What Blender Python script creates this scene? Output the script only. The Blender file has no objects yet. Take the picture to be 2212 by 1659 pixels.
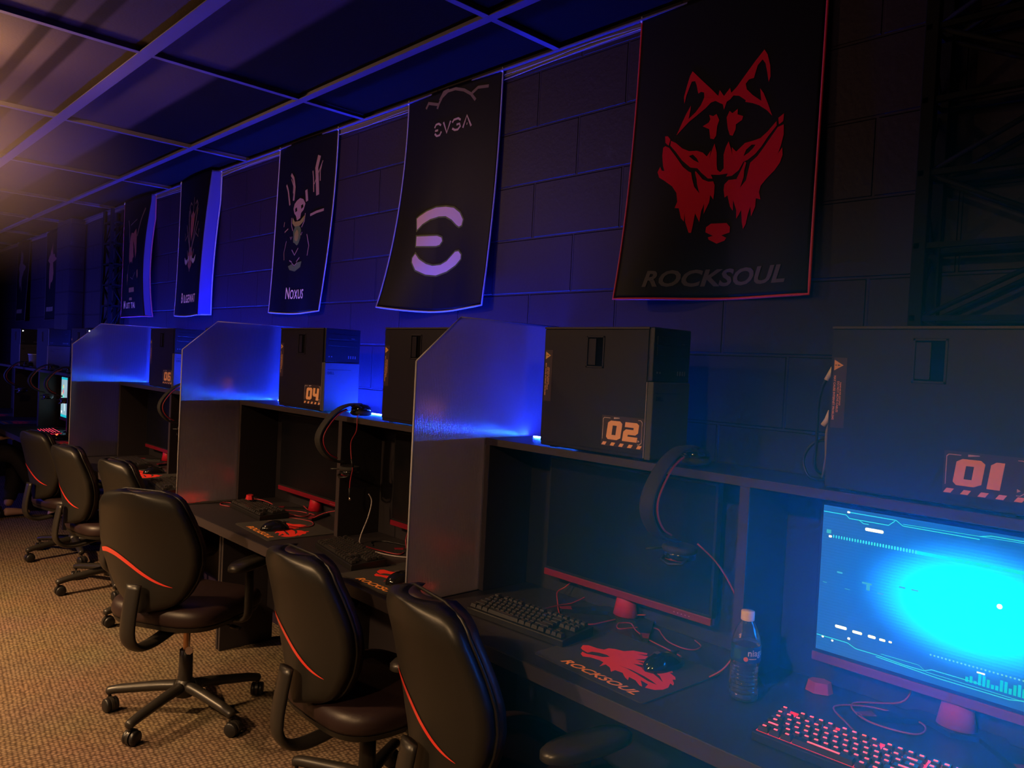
import bpy, bmesh, math, random, json
from mathutils import Vector, Matrix
random.seed(7)
P_WARM, P_WARM2, P_BLUE, P_FILL, HAZE, VEIL, VEIL2 = 100., 30., 22., 22., .0, 4.6, .8
PI = math.pi
SC = bpy.context.scene
COL = SC.collection
D = json.loads(r'''{"W":{"ears":[[0.19,0.3123],[0.1867,0.292],[0.1944,0.2609],[0.2039,0.2305],[0.2116,0.2194],[0.2471,0.2552],[0.2787,0.2863],[0.304,0.3125],[0.3076,0.2959],[0.3222,0.3164],[0.3405,0.297],[0.3449,0.312],[0.3615,0.2986],[0.3841,0.2729],[0.4157,0.2378],[0.4413,0.2125],[0.4515,0.2287],[0.4607,0.261],[0.4635,0.2916],[0.4589,0.3061],[0.4529,0.2771],[0.4464,0.2515],[0.4373,0.2387],[0.4232,0.2518],[0.4163,0.2744],[0.4136,0.2844],[0.3985,0.2855],[0.3889,0.2956],[0.3933,0.3119],[0.4115,0.3312],[0.4396,0.354],[0.434,0.318],[0.4448,0.3325],[0.46,0.3658],[0.4746,0.4018],[0.4578,0.3834],[0.4336,0.3648],[0.4129,0.3544],[0.3904,0.3466],[0.3918,0.3423],[0.3702,0.3253],[0.3525,0.3208],[0.3426,0.3302],[0.3322,0.3343],[0.3247,0.3562],[0.3201,0.3395],[0.3108,0.3345],[0.2958,0.325],[0.2813,0.3267],[0.2638,0.3406],[0.2349,0.3573],[0.2092,0.3717],[0.1705,0.4039],[0.186,0.3705],[0.1997,0.3438],[0.2137,0.3222],[0.2127,0.3366],[0.2086,0.3618],[0.2305,0.3467],[0.2481,0.3277],[0.2579,0.3073],[0.2562,0.2925],[0.2455,0.2879],[0.2363,0.2914],[0.229,0.2655],[0.2224,0.2511],[0.2109,0.2501],[0.2026,0.2693],[0.1943,0.2903]],"brl":[[0.2781,0.3626],[0.2913,0.3684],[0.3019,0.3642],[0.3114,0.3835],[0.3059,0.3998],[0.3041,0.4279],[0.2974,0.4363],[0.2862,0.4327],[0.2808,0.4046],[0.2589,0.3925],[0.2777,0.3849],[0.2826,0.3763]],"brr":[[0.3344,0.3801],[0.3429,0.363],[0.3522,0.3712],[0.3683,0.362],[0.3682,0.3775],[0.386,0.3857],[0.3832,0.3959],[0.3647,0.4047],[0.364,0.4201],[0.3562,0.4358],[0.3473,0.4326],[0.34,0.4125],[0.3366,0.3931]],"tl":[[0.1284,0.3996],[0.1385,0.4008],[0.1494,0.4134],[0.1445,0.4308],[0.1318,0.4203]],"tr":[[0.5097,0.4023],[0.5085,0.4233],[0.4962,0.4298],[0.4935,0.4115]],"muz":[[0.1516,0.4171],[0.17,0.4269],[0.1948,0.4476],[0.2187,0.4597],[0.2455,0.4626],[0.2647,0.4706],[0.2785,0.484],[0.2903,0.4684],[0.2864,0.4933],[0.2939,0.4674],[0.3008,0.4495],[0.309,0.4763],[0.3114,0.5146],[0.3141,0.5277],[0.3236,0.5354],[0.3337,0.5259],[0.3312,0.4862],[0.3369,0.4652],[0.3448,0.4503],[0.3534,0.4742],[0.358,0.4921],[0.3555,0.4683],[0.3697,0.4832],[0.396,0.4629],[0.4196,0.4609],[0.4427,0.4574],[0.4647,0.4418],[0.4885,0.4194],[0.4899,0.4316],[0.4656,0.457],[0.4474,0.481],[0.4286,0.499],[0.4059,0.5122],[0.3941,0.5149],[0.38,0.5375],[0.3599,0.5501],[0.3424,0.5507],[0.3471,0.542],[0.3204,0.5428],[0.2948,0.5391],[0.3011,0.5512],[0.2863,0.5491],[0.2647,0.53],[0.2507,0.515],[0.2277,0.5099],[0.1972,0.484],[0.1718,0.4536],[0.1506,0.4318]],"ehl":[[0.2197,0.4745],[0.2328,0.4718],[0.2469,0.4854],[0.2546,0.4995],[0.2358,0.4885]],"ehr":[[0.3931,0.4994],[0.4006,0.4822],[0.4168,0.4711],[0.4287,0.4732],[0.4209,0.4825],[0.408,0.4926]],"cl":[[0.1246,0.4341],[0.1324,0.4304],[0.147,0.4379],[0.1726,0.467],[0.2024,0.5045],[0.2226,0.5206],[0.2313,0.5251],[0.2364,0.5453],[0.2448,0.5691],[0.2631,0.5908],[0.2538,0.5639],[0.2509,0.5473],[0.2439,0.5269],[0.2455,0.5223],[0.2576,0.5354],[0.2697,0.55],[0.2888,0.559],[0.3034,0.5594],[0.3085,0.5712],[0.3085,0.5934],[0.3068,0.6123],[0.2968,0.5983],[0.2945,0.6203],[0.28,0.6522],[0.2799,0.6218],[0.272,0.6434],[0.2685,0.6751],[0.2536,0.6478],[0.25,0.6798],[0.246,0.7053],[0.2383,0.7046],[0.2247,0.6707],[0.2211,0.6443],[0.2208,0.6704],[0.2105,0.6595],[0.2007,0.6289],[0.1869,0.6267],[0.1936,0.6084],[0.1879,0.5813],[0.1708,0.5593],[0.1415,0.5387],[0.1205,0.5257],[0.1123,0.5078],[0.1203,0.4921],[0.1272,0.5049],[0.1375,0.5081],[0.1303,0.4903],[0.1242,0.4592]],"cr":[[0.5106,0.4326],[0.5123,0.4595],[0.5061,0.488],[0.498,0.5104],[0.5103,0.4947],[0.5126,0.5158],[0.5059,0.5354],[0.4911,0.554],[0.4664,0.5744],[0.451,0.5904],[0.4471,0.6081],[0.4527,0.6285],[0.4381,0.6236],[0.4378,0.6464],[0.426,0.6726],[0.4226,0.6447],[0.4155,0.6653],[0.4104,0.6924],[0.4026,0.7055],[0.3979,0.685],[0.394,0.6506],[0.3863,0.6653],[0.38,0.6739],[0.3784,0.6489],[0.3671,0.6196],[0.3681,0.6508],[0.3584,0.6373],[0.3493,0.6049],[0.3408,0.6101],[0.3369,0.5876],[0.3384,0.5721],[0.3501,0.5612],[0.3746,0.5615],[0.387,0.5385],[0.3976,0.5155],[0.4029,0.5194],[0.3974,0.5401],[0.3968,0.5585],[0.3867,0.5879],[0.4043,0.5688],[0.4096,0.545],[0.4149,0.5213],[0.4358,0.5063],[0.4543,0.4851],[0.4755,0.4588],[0.4934,0.4367]],"nose":[[0.2899,0.692],[0.304,0.6822],[0.3508,0.6837],[0.3614,0.6957],[0.3613,0.7113],[0.3369,0.7179],[0.3517,0.7261],[0.3468,0.7336],[0.324,0.7411],[0.2996,0.728],[0.2973,0.7214],[0.3117,0.7179],[0.289,0.7063]]},"E":{"e1":[[0.1461,0.522],[0.1619,0.513],[0.2071,0.4968],[0.263,0.4863],[0.324,0.4892],[0.3732,0.4989],[0.412,0.5228],[0.434,0.5518],[0.4288,0.5729],[0.4135,0.5771],[0.397,0.5681],[0.366,0.5448],[0.3269,0.5271],[0.2826,0.5241],[0.2326,0.531],[0.1879,0.5475],[0.1575,0.5693]],"e2":[[0.1608,0.5973],[0.283,0.6017],[0.3114,0.6111],[0.3169,0.6253],[0.3025,0.6395],[0.2806,0.6423],[0.1657,0.6374]],"e3":[[0.1682,0.6695],[0.1933,0.6924],[0.2352,0.7127],[0.2698,0.7211],[0.3197,0.7197],[0.3568,0.7068],[0.4024,0.6745],[0.4234,0.6737],[0.4412,0.689],[0.4414,0.7057],[0.4116,0.7271],[0.3599,0.7477],[0.2951,0.7596],[0.2385,0.7548],[0.1822,0.7359],[0.1562,0.7042],[0.1548,0.6863]]},"S":{"l":[[[0.2101,0.1518],[0.2194,0.1396],[0.2363,0.1386],[0.2538,0.1479]],[[0.2146,0.1648],[0.2355,0.1652]],[[0.2138,0.1768],[0.2288,0.1882],[0.2485,0.1883],[0.2586,0.1746]],[[0.2698,0.1388],[0.2954,0.1865],[0.3166,0.1417]],[[0.3281,0.1518],[0.3381,0.1419],[0.3648,0.141],[0.3797,0.15]],[[0.3559,0.1649],[0.3744,0.164],[0.3795,0.1751],[0.3655,0.1859],[0.3468,0.1848],[0.33,0.1759]],[[0.396,0.1849],[0.417,0.1389],[0.4452,0.1858]],[[0.4179,0.1724],[0.4221,0.1732]]],"d":[[[0.22,0.0737],[0.2299,0.0549],[0.2505,0.0316],[0.2879,0.0158],[0.3367,0.0164],[0.3909,0.0335],[0.4341,0.058],[0.4617,0.087]],[[0.16,0.0385],[0.2244,0.0572]],[[0.439,0.0558],[0.4734,0.0404],[0.5333,0.0475]],[[0.2345,0.042],[0.2602,0.0131],[0.2929,0.0101]],[[0.1596,0.0331],[0.1381,0.0569]]]},"M":{"wolf":[[-1.3038,-0.464],[-1.3144,-0.4436],[-1.3041,-0.432],[-1.2766,-0.4301],[-1.2598,-0.4222],[-1.2582,-0.4047],[-1.2447,-0.395],[-1.2217,-0.3886],[-1.209,-0.3648],[-1.1748,-0.349],[-1.1688,-0.3594],[-1.1861,-0.3769],[-1.1604,-0.3662],[-1.1543,-0.3879],[-1.1668,-0.411],[-1.1455,-0.3996],[-1.1366,-0.405],[-1.1548,-0.4181],[-1.126,-0.4193],[-1.1525,-0.4383],[-1.1249,-0.4403],[-1.095,-0.4439],[-1.0598,-0.4603],[-1.0386,-0.4729],[-1.0659,-0.4475],[-1.0895,-0.4364],[-1.1088,-0.4296],[-1.0932,-0.4139],[-1.072,-0.4128],[-1.0692,-0.3924],[-1.0578,-0.4044],[-1.0625,-0.4108],[-1.0393,-0.4222],[-1.0293,-0.4347],[-1.0339,-0.441],[-1.0188,-0.4564],[-1.0131,-0.4688],[-1.0242,-0.4636],[-1.0129,-0.4882],[-1.0134,-0.5083],[-1.0248,-0.5254],[-1.0462,-0.5328],[-1.0527,-0.5119],[-1.0785,-0.5061],[-1.0537,-0.533],[-1.0611,-0.5331],[-1.0862,-0.5165],[-1.1071,-0.5137],[-1.0969,-0.5309],[-1.1133,-0.522],[-1.1326,-0.5057],[-1.154,-0.5076],[-1.154,-0.5238],[-1.1725,-0.5051],[-1.192,-0.4978],[-1.1927,-0.5214],[-1.2041,-0.4914],[-1.2196,-0.4893],[-1.2442,-0.4933],[-1.261,-0.5045],[-1.2764,-0.4952],[-1.2838,-0.4806],[-1.2674,-0.4828],[-1.2471,-0.4733],[-1.2287,-0.466],[-1.2173,-0.4504],[-1.2315,-0.4457],[-1.2526,-0.45],[-1.269,-0.4602],[-1.2707,-0.4749],[-1.2904,-0.471]],"hole":[[-1.1694,-0.476],[-1.1324,-0.4728],[-1.0894,-0.4792],[-1.0577,-0.4884],[-1.0379,-0.497],[-1.0639,-0.4967],[-1.1082,-0.4834],[-1.143,-0.476]],"c1":[[-1.6405,-0.157],[-1.7761,-0.0307]],"cordA":[[-1.5229,-0.367],[-1.6028,-0.2271],[-1.5818,-0.1964],[-1.579,-0.1245],[-1.5937,-0.0552],[-1.6244,-0.0162],[-1.6497,-0.0215],[-1.6534,-0.0811],[-1.6293,-0.169],[-1.5772,-0.264],[-1.5264,-0.3136],[-1.4707,-0.3329],[-1.4251,-0.3155],[-1.4018,-0.2823],[-1.4026,-0.2435],[-1.4077,-0.1933],[-1.3936,-0.1561],[-1.3842,-0.1169],[-1.3747,-0.0771],[-1.3587,-0.0453]],"cordB":[[-1.6118,-0.0282],[-1.5527,-0.1036],[-1.4985,-0.1925],[-1.4568,-0.2364],[-1.4168,-0.2453],[-1.3686,-0.2561],[-1.3256,-0.2715],[-1.2685,-0.3065],[-1.2344,-0.3137],[-1.2057,-0.3006]],"cordC":[[-1.1786,-0.2816],[-1.2183,-0.2553],[-1.2527,-0.247],[-1.2803,-0.2123],[-1.3248,-0.1345],[-1.3455,-0.1477],[-1.3676,-0.1794],[-1.3721,-0.2183],[-1.3574,-0.2606],[-1.3352,-0.2598],[-1.3176,-0.2195],[-1.3034,-0.1837],[-1.288,-0.154],[-1.249,-0.183],[-1.2023,-0.2189],[-1.171,-0.2442],[-1.1374,-0.2441],[-1.1143,-0.2343],[-1.1127,-0.1966],[-1.129,-0.1583],[-1.1488,-0.151],[-1.1635,-0.1646]],"cordD":[[-1.1369,-0.2833],[-1.1227,-0.2509],[-1.097,-0.2256],[-1.058,-0.1807]]}}''')

# ------------------------------------------------------------------ materials
MATS = {}
def mat(name, col=(.5,.5,.5), rough=.5, metal=0., emis=None, es=0., coat=0., spec=.5, trans=0., ior=1.45, alpha=1., sheen=0.):
    if name in MATS: return MATS[name]
    m = bpy.data.materials.new(name); m.use_nodes = True
    b = m.node_tree.nodes['Principled BSDF']
    b.inputs['Base Color'].default_value = (*col, 1)
    b.inputs['Roughness'].default_value = rough
    b.inputs['Metallic'].default_value = metal
    b.inputs['Specular IOR Level'].default_value = spec
    b.inputs['Coat Weight'].default_value = coat
    b.inputs['Transmission Weight'].default_value = trans
    b.inputs['IOR'].default_value = ior
    b.inputs['Alpha'].default_value = alpha
    b.inputs['Sheen Weight'].default_value = sheen
    if emis:
        b.inputs['Emission Color'].default_value = (*emis, 1)
        b.inputs['Emission Strength'].default_value = es
    MATS[name] = m
    return m
def nodes(m): return m.node_tree.nodes, m.node_tree.links
def add_bump(m, scale=200., strength=.2, dist=.001, detail=2., coords='Object'):
    N, L = nodes(m); b = N['Principled BSDF']
    tc = N.new('ShaderNodeTexCoord'); n = N.new('ShaderNodeTexNoise'); bu = N.new('ShaderNodeBump')
    n.inputs['Scale'].default_value = scale; n.inputs['Detail'].default_value = detail
    bu.inputs['Strength'].default_value = strength; bu.inputs['Distance'].default_value = dist
    L.new(tc.outputs[coords], n.inputs['Vector']); L.new(n.outputs['Fac'], bu.inputs['Height']); L.new(bu.outputs['Normal'], b.inputs['Normal'])
    return m

BLACK_LAM = add_bump(mat('black_laminate', (.024,.020,.024), .40), 120, .15)
EDGE_LAM = mat('laminate_edge', (.045,.034,.038), .4)
PC_SIDE = add_bump(mat('pc_side_metal', (.013,.0105,.023), .45, spec=.35), 600, .1)
RECESS_SHADE = mat('latch_recess_shade', (.002,.002,.004), .9, spec=.1)  # shade inside the shallow recess put into the colour
PC_BLACK = mat('pc_black_plastic', (.012,.012,.014), .35)
PC_GREY = add_bump(mat('pc_grey_mesh', (.06,.06,.068), .55), 900, .35)
BLK = mat('black_plastic', (.012,.011,.012), .38)
BLK_GLOSS = mat('black_gloss', (.008,.008,.009), .12, coat=.3)
RED_NECK_LIT = mat('red_neck_lit', (.5,.01,.03), .4)  # brighter copy of the red plastic, light on the neck put into colour
BLK_SOFT = add_bump(mat('black_soft', (.02,.018,.018), .75), 300, .3)
SCREEN_OFF = mat('screen_off', (.006,.006,.008), .25)
RED = mat('red_plastic', (.19,.006,.018), .38)
EDGE_SHINE = mat('bezel_edge_shine', (.35,.3,.38), .3)  # pale colour paints the shine along the lower bezel's edge
RED_CORD = mat('red_cord', (.33,.025,.04), .45)
RED_PRINT = mat('red_print', (.85,.03,.02), .7)
RED_BANNER = mat('red_banner_print', (.72,.012,.018), .8, spec=.15)
GOLD_PRINT = mat('gold_print', (.9,.3,.05), .7)
PAD = add_bump(mat('mouse_pad_cloth', (.03,.025,.024), .85), 900, .4)
KEY = add_bump(mat('keycap_plastic', (.02,.018,.018), .42), 500, .05)
KEY_LEG_OFF = mat('legend_unlit', (.08,.05,.05), .5)
KEY_LEG_ON = mat('legend_lit', (.3,.01,.02), .5, emis=(1,.045,.09), es=5.)
KEY_GLOW = mat('key_backlight', (.2,.0,.01), .5, emis=(1,.01,.06), es=1.1)
CHAIR_SHELL = add_bump(mat('chair_shell', (.015,.0135,.012), .42), 400, .12)
CHAIR_PAD = add_bump(mat('chair_leather', (.022,.011,.012), .45), 220, .25)
CHAIR_PL = mat('chair_plastic', (.022,.019,.017), .36)
CHAIR_STRIPE = mat('chair_stripe', (.75,.05,.035), .28, coat=.5)
CHROME = mat('chrome', (.7,.6,.5), .2, metal=1.)
WHITE_PL = mat('white_plastic', (.75,.75,.75), .4)
STICK_BG = mat('sticker_film', (.055,.035,.045), .35)
STICK_OR = mat('sticker_orange', (.98,.50,.27), .6)
STICK_WH = mat('sticker_white', (.6,.5,.55), .5)
STICK_YE = mat('sticker_yellow', (.9,.5,.12), .5)
CLOTH = add_bump(mat('banner_satin', (.0040,.0034,.007), .5, spec=.16), 700, .12)
CLOTH_FOLD_LIT = mat('banner_fold_lit', (.05,.05,.30), .6)  # fold side of the cloth, blue strip light put into its colour
def hem(n, c): return mat(n, c, .45)
DARKWALL = (.018,.010,.026)

def wall_mat():
    m = mat('painted_block', DARKWALL, .55, spec=.3)
    N, L = nodes(m); b = N['Principled BSDF']
    tc = N.new('ShaderNodeTexCoord'); sep = N.new('ShaderNodeSeparateXYZ'); com = N.new('ShaderNodeCombineXYZ')
    L.new(tc.outputs['Object'], sep.inputs[0])
    ad = N.new('ShaderNodeMath'); ad.operation = 'ADD'; ad.inputs[1].default_value = -.1150+.002
    L.new(sep.outputs['Z'], ad.inputs[0])
    sx = N.new('ShaderNodeMath'); sx.operation = 'ADD'
    L.new(sep.outputs['X'], sx.inputs[0]); L.new(sep.outputs['Y'], sx.inputs[1])
    L.new(sx.outputs[0], com.inputs[0]); L.new(ad.outputs[0], com.inputs[1])
    br = N.new('ShaderNodeTexBrick')
    br.inputs['Scale'].default_value = 1.; br.inputs['Brick Width'].default_value = .4064; br.inputs['Row Height'].default_value = .2032
    br.inputs['Mortar Size'].default_value = .0055; br.inputs['Mortar Smooth'].default_value = .5
    br.inputs['Color1'].default_value = (1,1,1,1); br.inputs['Color2'].default_value = (.86,.86,.86,1); br.inputs['Mortar'].default_value = (0,0,0,1)
    L.new(com.outputs[0], br.inputs['Vector'])
    no = N.new('ShaderNodeTexNoise'); no.inputs['Scale'].default_value = 60; no.inputs['Detail'].default_value = 6
    L.new(tc.outputs['Object'], no.inputs['Vector'])
    n2 = N.new('ShaderNodeTexNoise'); n2.inputs['Scale'].default_value = 7; n2.inputs['Detail'].default_value = 5
    L.new(tc.outputs['Object'], n2.inputs['Vector'])
    rmp = N.new('ShaderNodeValToRGB'); rmp.color_ramp.elements[0].position = .69; rmp.color_ramp.elements[1].position = .76
    L.new(n2.outputs['Fac'], rmp.inputs[0])
    b1 = N.new('ShaderNodeBump'); b1.inputs['Strength'].default_value = .9; b1.inputs['Distance'].default_value = .022
    L.new(br.outputs['Color'], b1.inputs['Height'])
    b2 = N.new('ShaderNodeBump'); b2.inputs['Strength'].default_value = .35; b2.inputs['Distance'].default_value = .003
    L.new(no.outputs['Fac'], b2.inputs['Height']); L.new(b1.outputs['Normal'], b2.inputs['Normal'])
    L.new(b2.outputs['Normal'], b.inputs['Normal'])
    mx = N.new('ShaderNodeMixRGB'); mx.inputs[1].default_value = (*DARKWALL,1); mx.inputs[2].default_value = (.05,.045,.07,1)
    ml = N.new('ShaderNodeMath'); ml.operation = 'MULTIPLY'; ml.inputs[1].default_value = .5
    L.new(rmp.outputs[0], ml.inputs[0]); L.new(ml.outputs[0], mx.inputs[0]); L.new(mx.outputs[0], b.inputs['Base Color'])
    return m
WALL = wall_mat()

def carpet_mat():
    m = mat('loop_carpet', (.3,.2,.12), .95, spec=.1)
    N, L = nodes(m); b = N['Principled BSDF']
    tc = N.new('ShaderNodeTexCoord'); mp = N.new('ShaderNodeMapping'); mp.inputs['Rotation'].default_value = (0,0,.12)
    L.new(tc.outputs['Object'], mp.inputs[0])
    v = N.new('ShaderNodeTexVoronoi'); v.inputs['Scale'].default_value = 62; v.inputs['Randomness'].default_value = .35
    n = N.new('ShaderNodeTexNoise'); n.inputs['Scale'].default_value = 3.; n.inputs['Detail'].default_value = 4
    L.new(mp.outputs[0], v.inputs['Vector']); L.new(mp.outputs[0], n.inputs['Vector'])
    r = N.new('ShaderNodeValToRGB')
    r.color_ramp.elements[0].position = .05; r.color_ramp.elements[0].color = (.30,.215,.14,1)
    r.color_ramp.elements[1].position = .62; r.color_ramp.elements[1].color = (.07,.045,.03,1)
    L.new(v.outputs['Distance'], r.inputs[0])
    mx = N.new('ShaderNodeMixRGB'); mx.blend_type = 'MULTIPLY'; mx.inputs[0].default_value = .35
    L.new(r.outputs[0], mx.inputs[1]); L.new(n.outputs['Color'], mx.inputs[2])
    L.new(mx.outputs[0], b.inputs['Base Color'])
    bu = N.new('ShaderNodeBump'); bu.invert = True; bu.inputs['Strength'].default_value = .7; bu.inputs['Distance'].default_value = .004
    L.new(v.outputs['Distance'], bu.inputs['Height']); L.new(bu.outputs['Normal'], b.inputs['Normal'])
    return m
CARPET = carpet_mat()
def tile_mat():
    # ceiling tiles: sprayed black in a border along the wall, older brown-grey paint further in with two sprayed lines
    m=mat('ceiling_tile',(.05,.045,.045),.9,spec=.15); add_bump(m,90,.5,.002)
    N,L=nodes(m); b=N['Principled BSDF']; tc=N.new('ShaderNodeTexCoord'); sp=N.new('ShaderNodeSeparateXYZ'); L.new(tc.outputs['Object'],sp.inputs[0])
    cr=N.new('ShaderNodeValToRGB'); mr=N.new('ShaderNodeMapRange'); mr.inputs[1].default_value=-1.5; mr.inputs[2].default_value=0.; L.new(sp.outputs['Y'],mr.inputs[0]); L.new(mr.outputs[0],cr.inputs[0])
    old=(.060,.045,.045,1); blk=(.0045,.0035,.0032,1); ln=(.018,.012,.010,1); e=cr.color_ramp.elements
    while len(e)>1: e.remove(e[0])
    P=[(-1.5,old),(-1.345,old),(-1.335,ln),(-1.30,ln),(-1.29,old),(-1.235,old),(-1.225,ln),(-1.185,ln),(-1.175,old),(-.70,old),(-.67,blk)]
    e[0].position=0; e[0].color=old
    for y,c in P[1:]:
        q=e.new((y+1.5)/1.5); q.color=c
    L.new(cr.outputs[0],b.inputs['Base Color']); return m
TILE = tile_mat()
GRID = mat('ceiling_grid_metal', (.12,.10,.17), .5)

def poly_mat():
    # twin-wall polycarbonate: vertical flutes, cloudy, blurs what stands behind
    m = bpy.data.materials.new('fluted_polycarbonate'); m.use_nodes = True
    N, L = nodes(m); N.clear()
    out = N.new('ShaderNodeOutputMaterial')
    tc = N.new('ShaderNodeTexCoord'); sep = N.new('ShaderNodeSeparateXYZ'); L.new(tc.outputs['Object'], sep.inputs[0])
    mu = N.new('ShaderNodeMath'); mu.operation = 'MULTIPLY'; mu.inputs[1].default_value = 2*PI/.0062; L.new(sep.outputs['Y'], mu.inputs[0])
    si = N.new('ShaderNodeMath'); si.operation = 'SINE'; L.new(mu.outputs[0], si.inputs[0])
    mr = N.new('ShaderNodeMapRange'); mr.inputs[1].default_value = -.6; mr.inputs[2].default_value = .6; L.new(si.outputs[0], mr.inputs[0])
    bu = N.new('ShaderNodeBump'); bu.inputs['Strength'].default_value = .35; bu.inputs['Distance'].default_value = .002; L.new(si.outputs[0], bu.inputs['Height'])
    rf = N.new('ShaderNodeBsdfRefraction'); rf.inputs['IOR'].default_value = 1.18; rf.inputs['Roughness'].default_value = .48; rf.inputs['Color'].default_value = (.8,.8,.82,1)
    tl = N.new('ShaderNodeBsdfTranslucent'); tl.inputs['Color'].default_value = (.55,.5,.62,1)
    di = N.new('ShaderNodeBsdfDiffuse'); di.inputs['Color'].default_value = (.30,.26,.33,1)
    gl = N.new('ShaderNodeBsdfGlossy'); gl.inputs['Roughness'].default_value = .22; gl.inputs['Color'].default_value = (.9,.9,.9,1)
    L.new(bu.outputs[0], gl.inputs['Normal'])
    m1 = N.new('ShaderNodeMixShader'); m1.inputs[0].default_value = .28; L.new(tl.outputs[0], m1.inputs[1]); L.new(di.outputs[0], m1.inputs[2])
    ms = N.new('ShaderNodeMath'); ms.operation = 'MULTIPLY_ADD'; ms.inputs[1].default_value = .42; ms.inputs[2].default_value = .12; L.new(mr.outputs[0], ms.inputs[0])
    m2 = N.new('ShaderNodeMixShader'); L.new(ms.outputs[0], m2.inputs[0]); L.new(rf.outputs[0], m2.inputs[1]); L.new(m1.outputs[0], m2.inputs[2])
    m3 = N.new('ShaderNodeMixShader'); m3.inputs[0].default_value = .07; L.new(m2.outputs[0], m3.inputs[1]); L.new(gl.outputs[0], m3.inputs[2])
    L.new(m3.outputs[0], out.inputs[0])
    return m
POLY = poly_mat()
POLY_EDGE = mat('polycarbonate_edge', (.45,.42,.45), .35)

# ------------------------------------------------------------------ helpers
def tag(o, label, cat, group=None, kind=None):
    if label: o['label'] = label
    if cat: o['category'] = cat
    if group: o['group'] = group
    if kind: o['kind'] = kind
    return o
def empty(name, loc=(0,0,0), rz=0.):
    o = bpy.data.objects.new(name, None); COL.objects.link(o); o.location = loc; o.rotation_euler = (0,0,rz); o.empty_display_size = .05
    return o
def thing(name, label, cat, loc=(0,0,0), rz=0., group=None):
    return tag(empty(name, loc, rz), label, cat, group)

class MB:
    def __init__(s): s.v=[]; s.f=[]; s.m=[]; s.sm=[]
    def add(s, vs, fs, mi=0, smooth=False, M=None):
        b=len(s.v)
        s.v += [tuple(M@Vector(v)) if M else tuple(v) for v in vs]
        for f in fs: s.f.append(tuple(i+b for i in f)); s.m.append(mi); s.sm.append(smooth)
        return s
    def box(s, x0,x1,y0,y1,z0,z1, mi=0, M=None):
        vs=[(x,y,z) for z in (z0,z1) for y in (y0,y1) for x in (x0,x1)]
        return s.add(vs, [(0,2,3,1),(4,5,7,6),(0,1,5,4),(2,6,7,3),(0,4,6,2),(1,3,7,5)], mi, False, M)
    def lathe(s, prof, n=24, mi=0, M=None, smooth=True, cap=True):
        vs=[]; fs=[]
        for r,z in prof:
            for i in range(n):
                a=2*PI*i/n; vs.append((r*math.cos(a), r*math.sin(a), z))
        for k in range(len(prof)-1):
            for i in range(n):
                j=(i+1)%n; fs.append((k*n+i,k*n+j,(k+1)*n+j,(k+1)*n+i))
        s.add(vs,fs,mi,smooth,M)
        if cap:
            s.add(vs[:n],[tuple(reversed(range(n)))],mi,False,M); s.add(vs[-n:],[tuple(range(n))],mi,False,M)
        return s
    def tube(s, pts, r, n=8, mi=0, sx=1., M=None):
        P=[Vector(p) for p in pts]; R = r if isinstance(r,(list,tuple)) else [r]*len(P)
        vs=[]; fs=[]; up=None
        for k,p in enumerate(P):
            t=(P[min(k+1,len(P)-1)]-P[max(k-1,0)]).normalized()
            if up is None:
                up = Vector((0,0,1)) if abs(t.z)<.9 else Vector((0,1,0))
            a=t.cross(up)
            if a.length<1e-5: a=t.cross(Vector((1,0,0)))
            a.normalize(); b=a.cross(t).normalized(); up=b
            for i in range(n):
                w=2*PI*i/n; vs.append(tuple(p+a*(R[k]*sx*math.cos(w))+b*(R[k]*math.sin(w))))
        for k in range(len(P)-1):
            for i in range(n):
                j=(i+1)%n; fs.append((k*n+i,k*n+j,(k+1)*n+j,(k+1)*n+i))
        fs.append(tuple(reversed(range(n)))); fs.append(tuple((len(P)-1)*n+i for i in range(n)))
        return s.add(vs,fs,mi,True,M)
    def build(s, name, mats, parent=None, bevel=0., seg=2, loc=None, fixn=True, autosm=False):
        me=bpy.data.meshes.new(name); me.from_pydata(s.v,[],s.f)
        for m in (mats if isinstance(mats,(list,tuple)) else [mats]): me.materials.append(m)
        for p,mi,sm in zip(me.polygons,s.m,s.sm): p.material_index=mi; p.use_smooth=sm
        if fixn:
            b=bmesh.new(); b.from_mesh(me); bmesh.ops.recalc_face_normals(b, faces=b.faces); b.to_mesh(me); b.free()
        me.update()
        o=bpy.data.objects.new(name,me); COL.objects.link(o)
        if parent: o.parent=parent
        if loc: o.location=loc
        if bevel:
            q=o.modifiers.new('bevel','BEVEL'); q.width=bevel; q.segments=seg; q.limit_method='ANGLE'; q.angle_limit=.6
        return o

def spline(pts, k=6):
    P=[Vector(p) for p in pts]; out=[]
    for i in range(len(P)-1):
        a=P[max(i-1,0)];b=P[i];c=P[i+1];d=P[min(i+2,len(P)-1)]
        for j in range(k):
            t=j/k; out.append(.5*((2*b)+(c-a)*t+(2*a-5*b+4*c-d)*t*t+(3*b-a-3*c+d)*t**3))
    out.append(P[-1]); return out
def cord(name, pts, r, m, parent=None, k=6, n=6):
    return MB().tube(spline(pts,k), r, n).build(name, m, parent, fixn=False)

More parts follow.
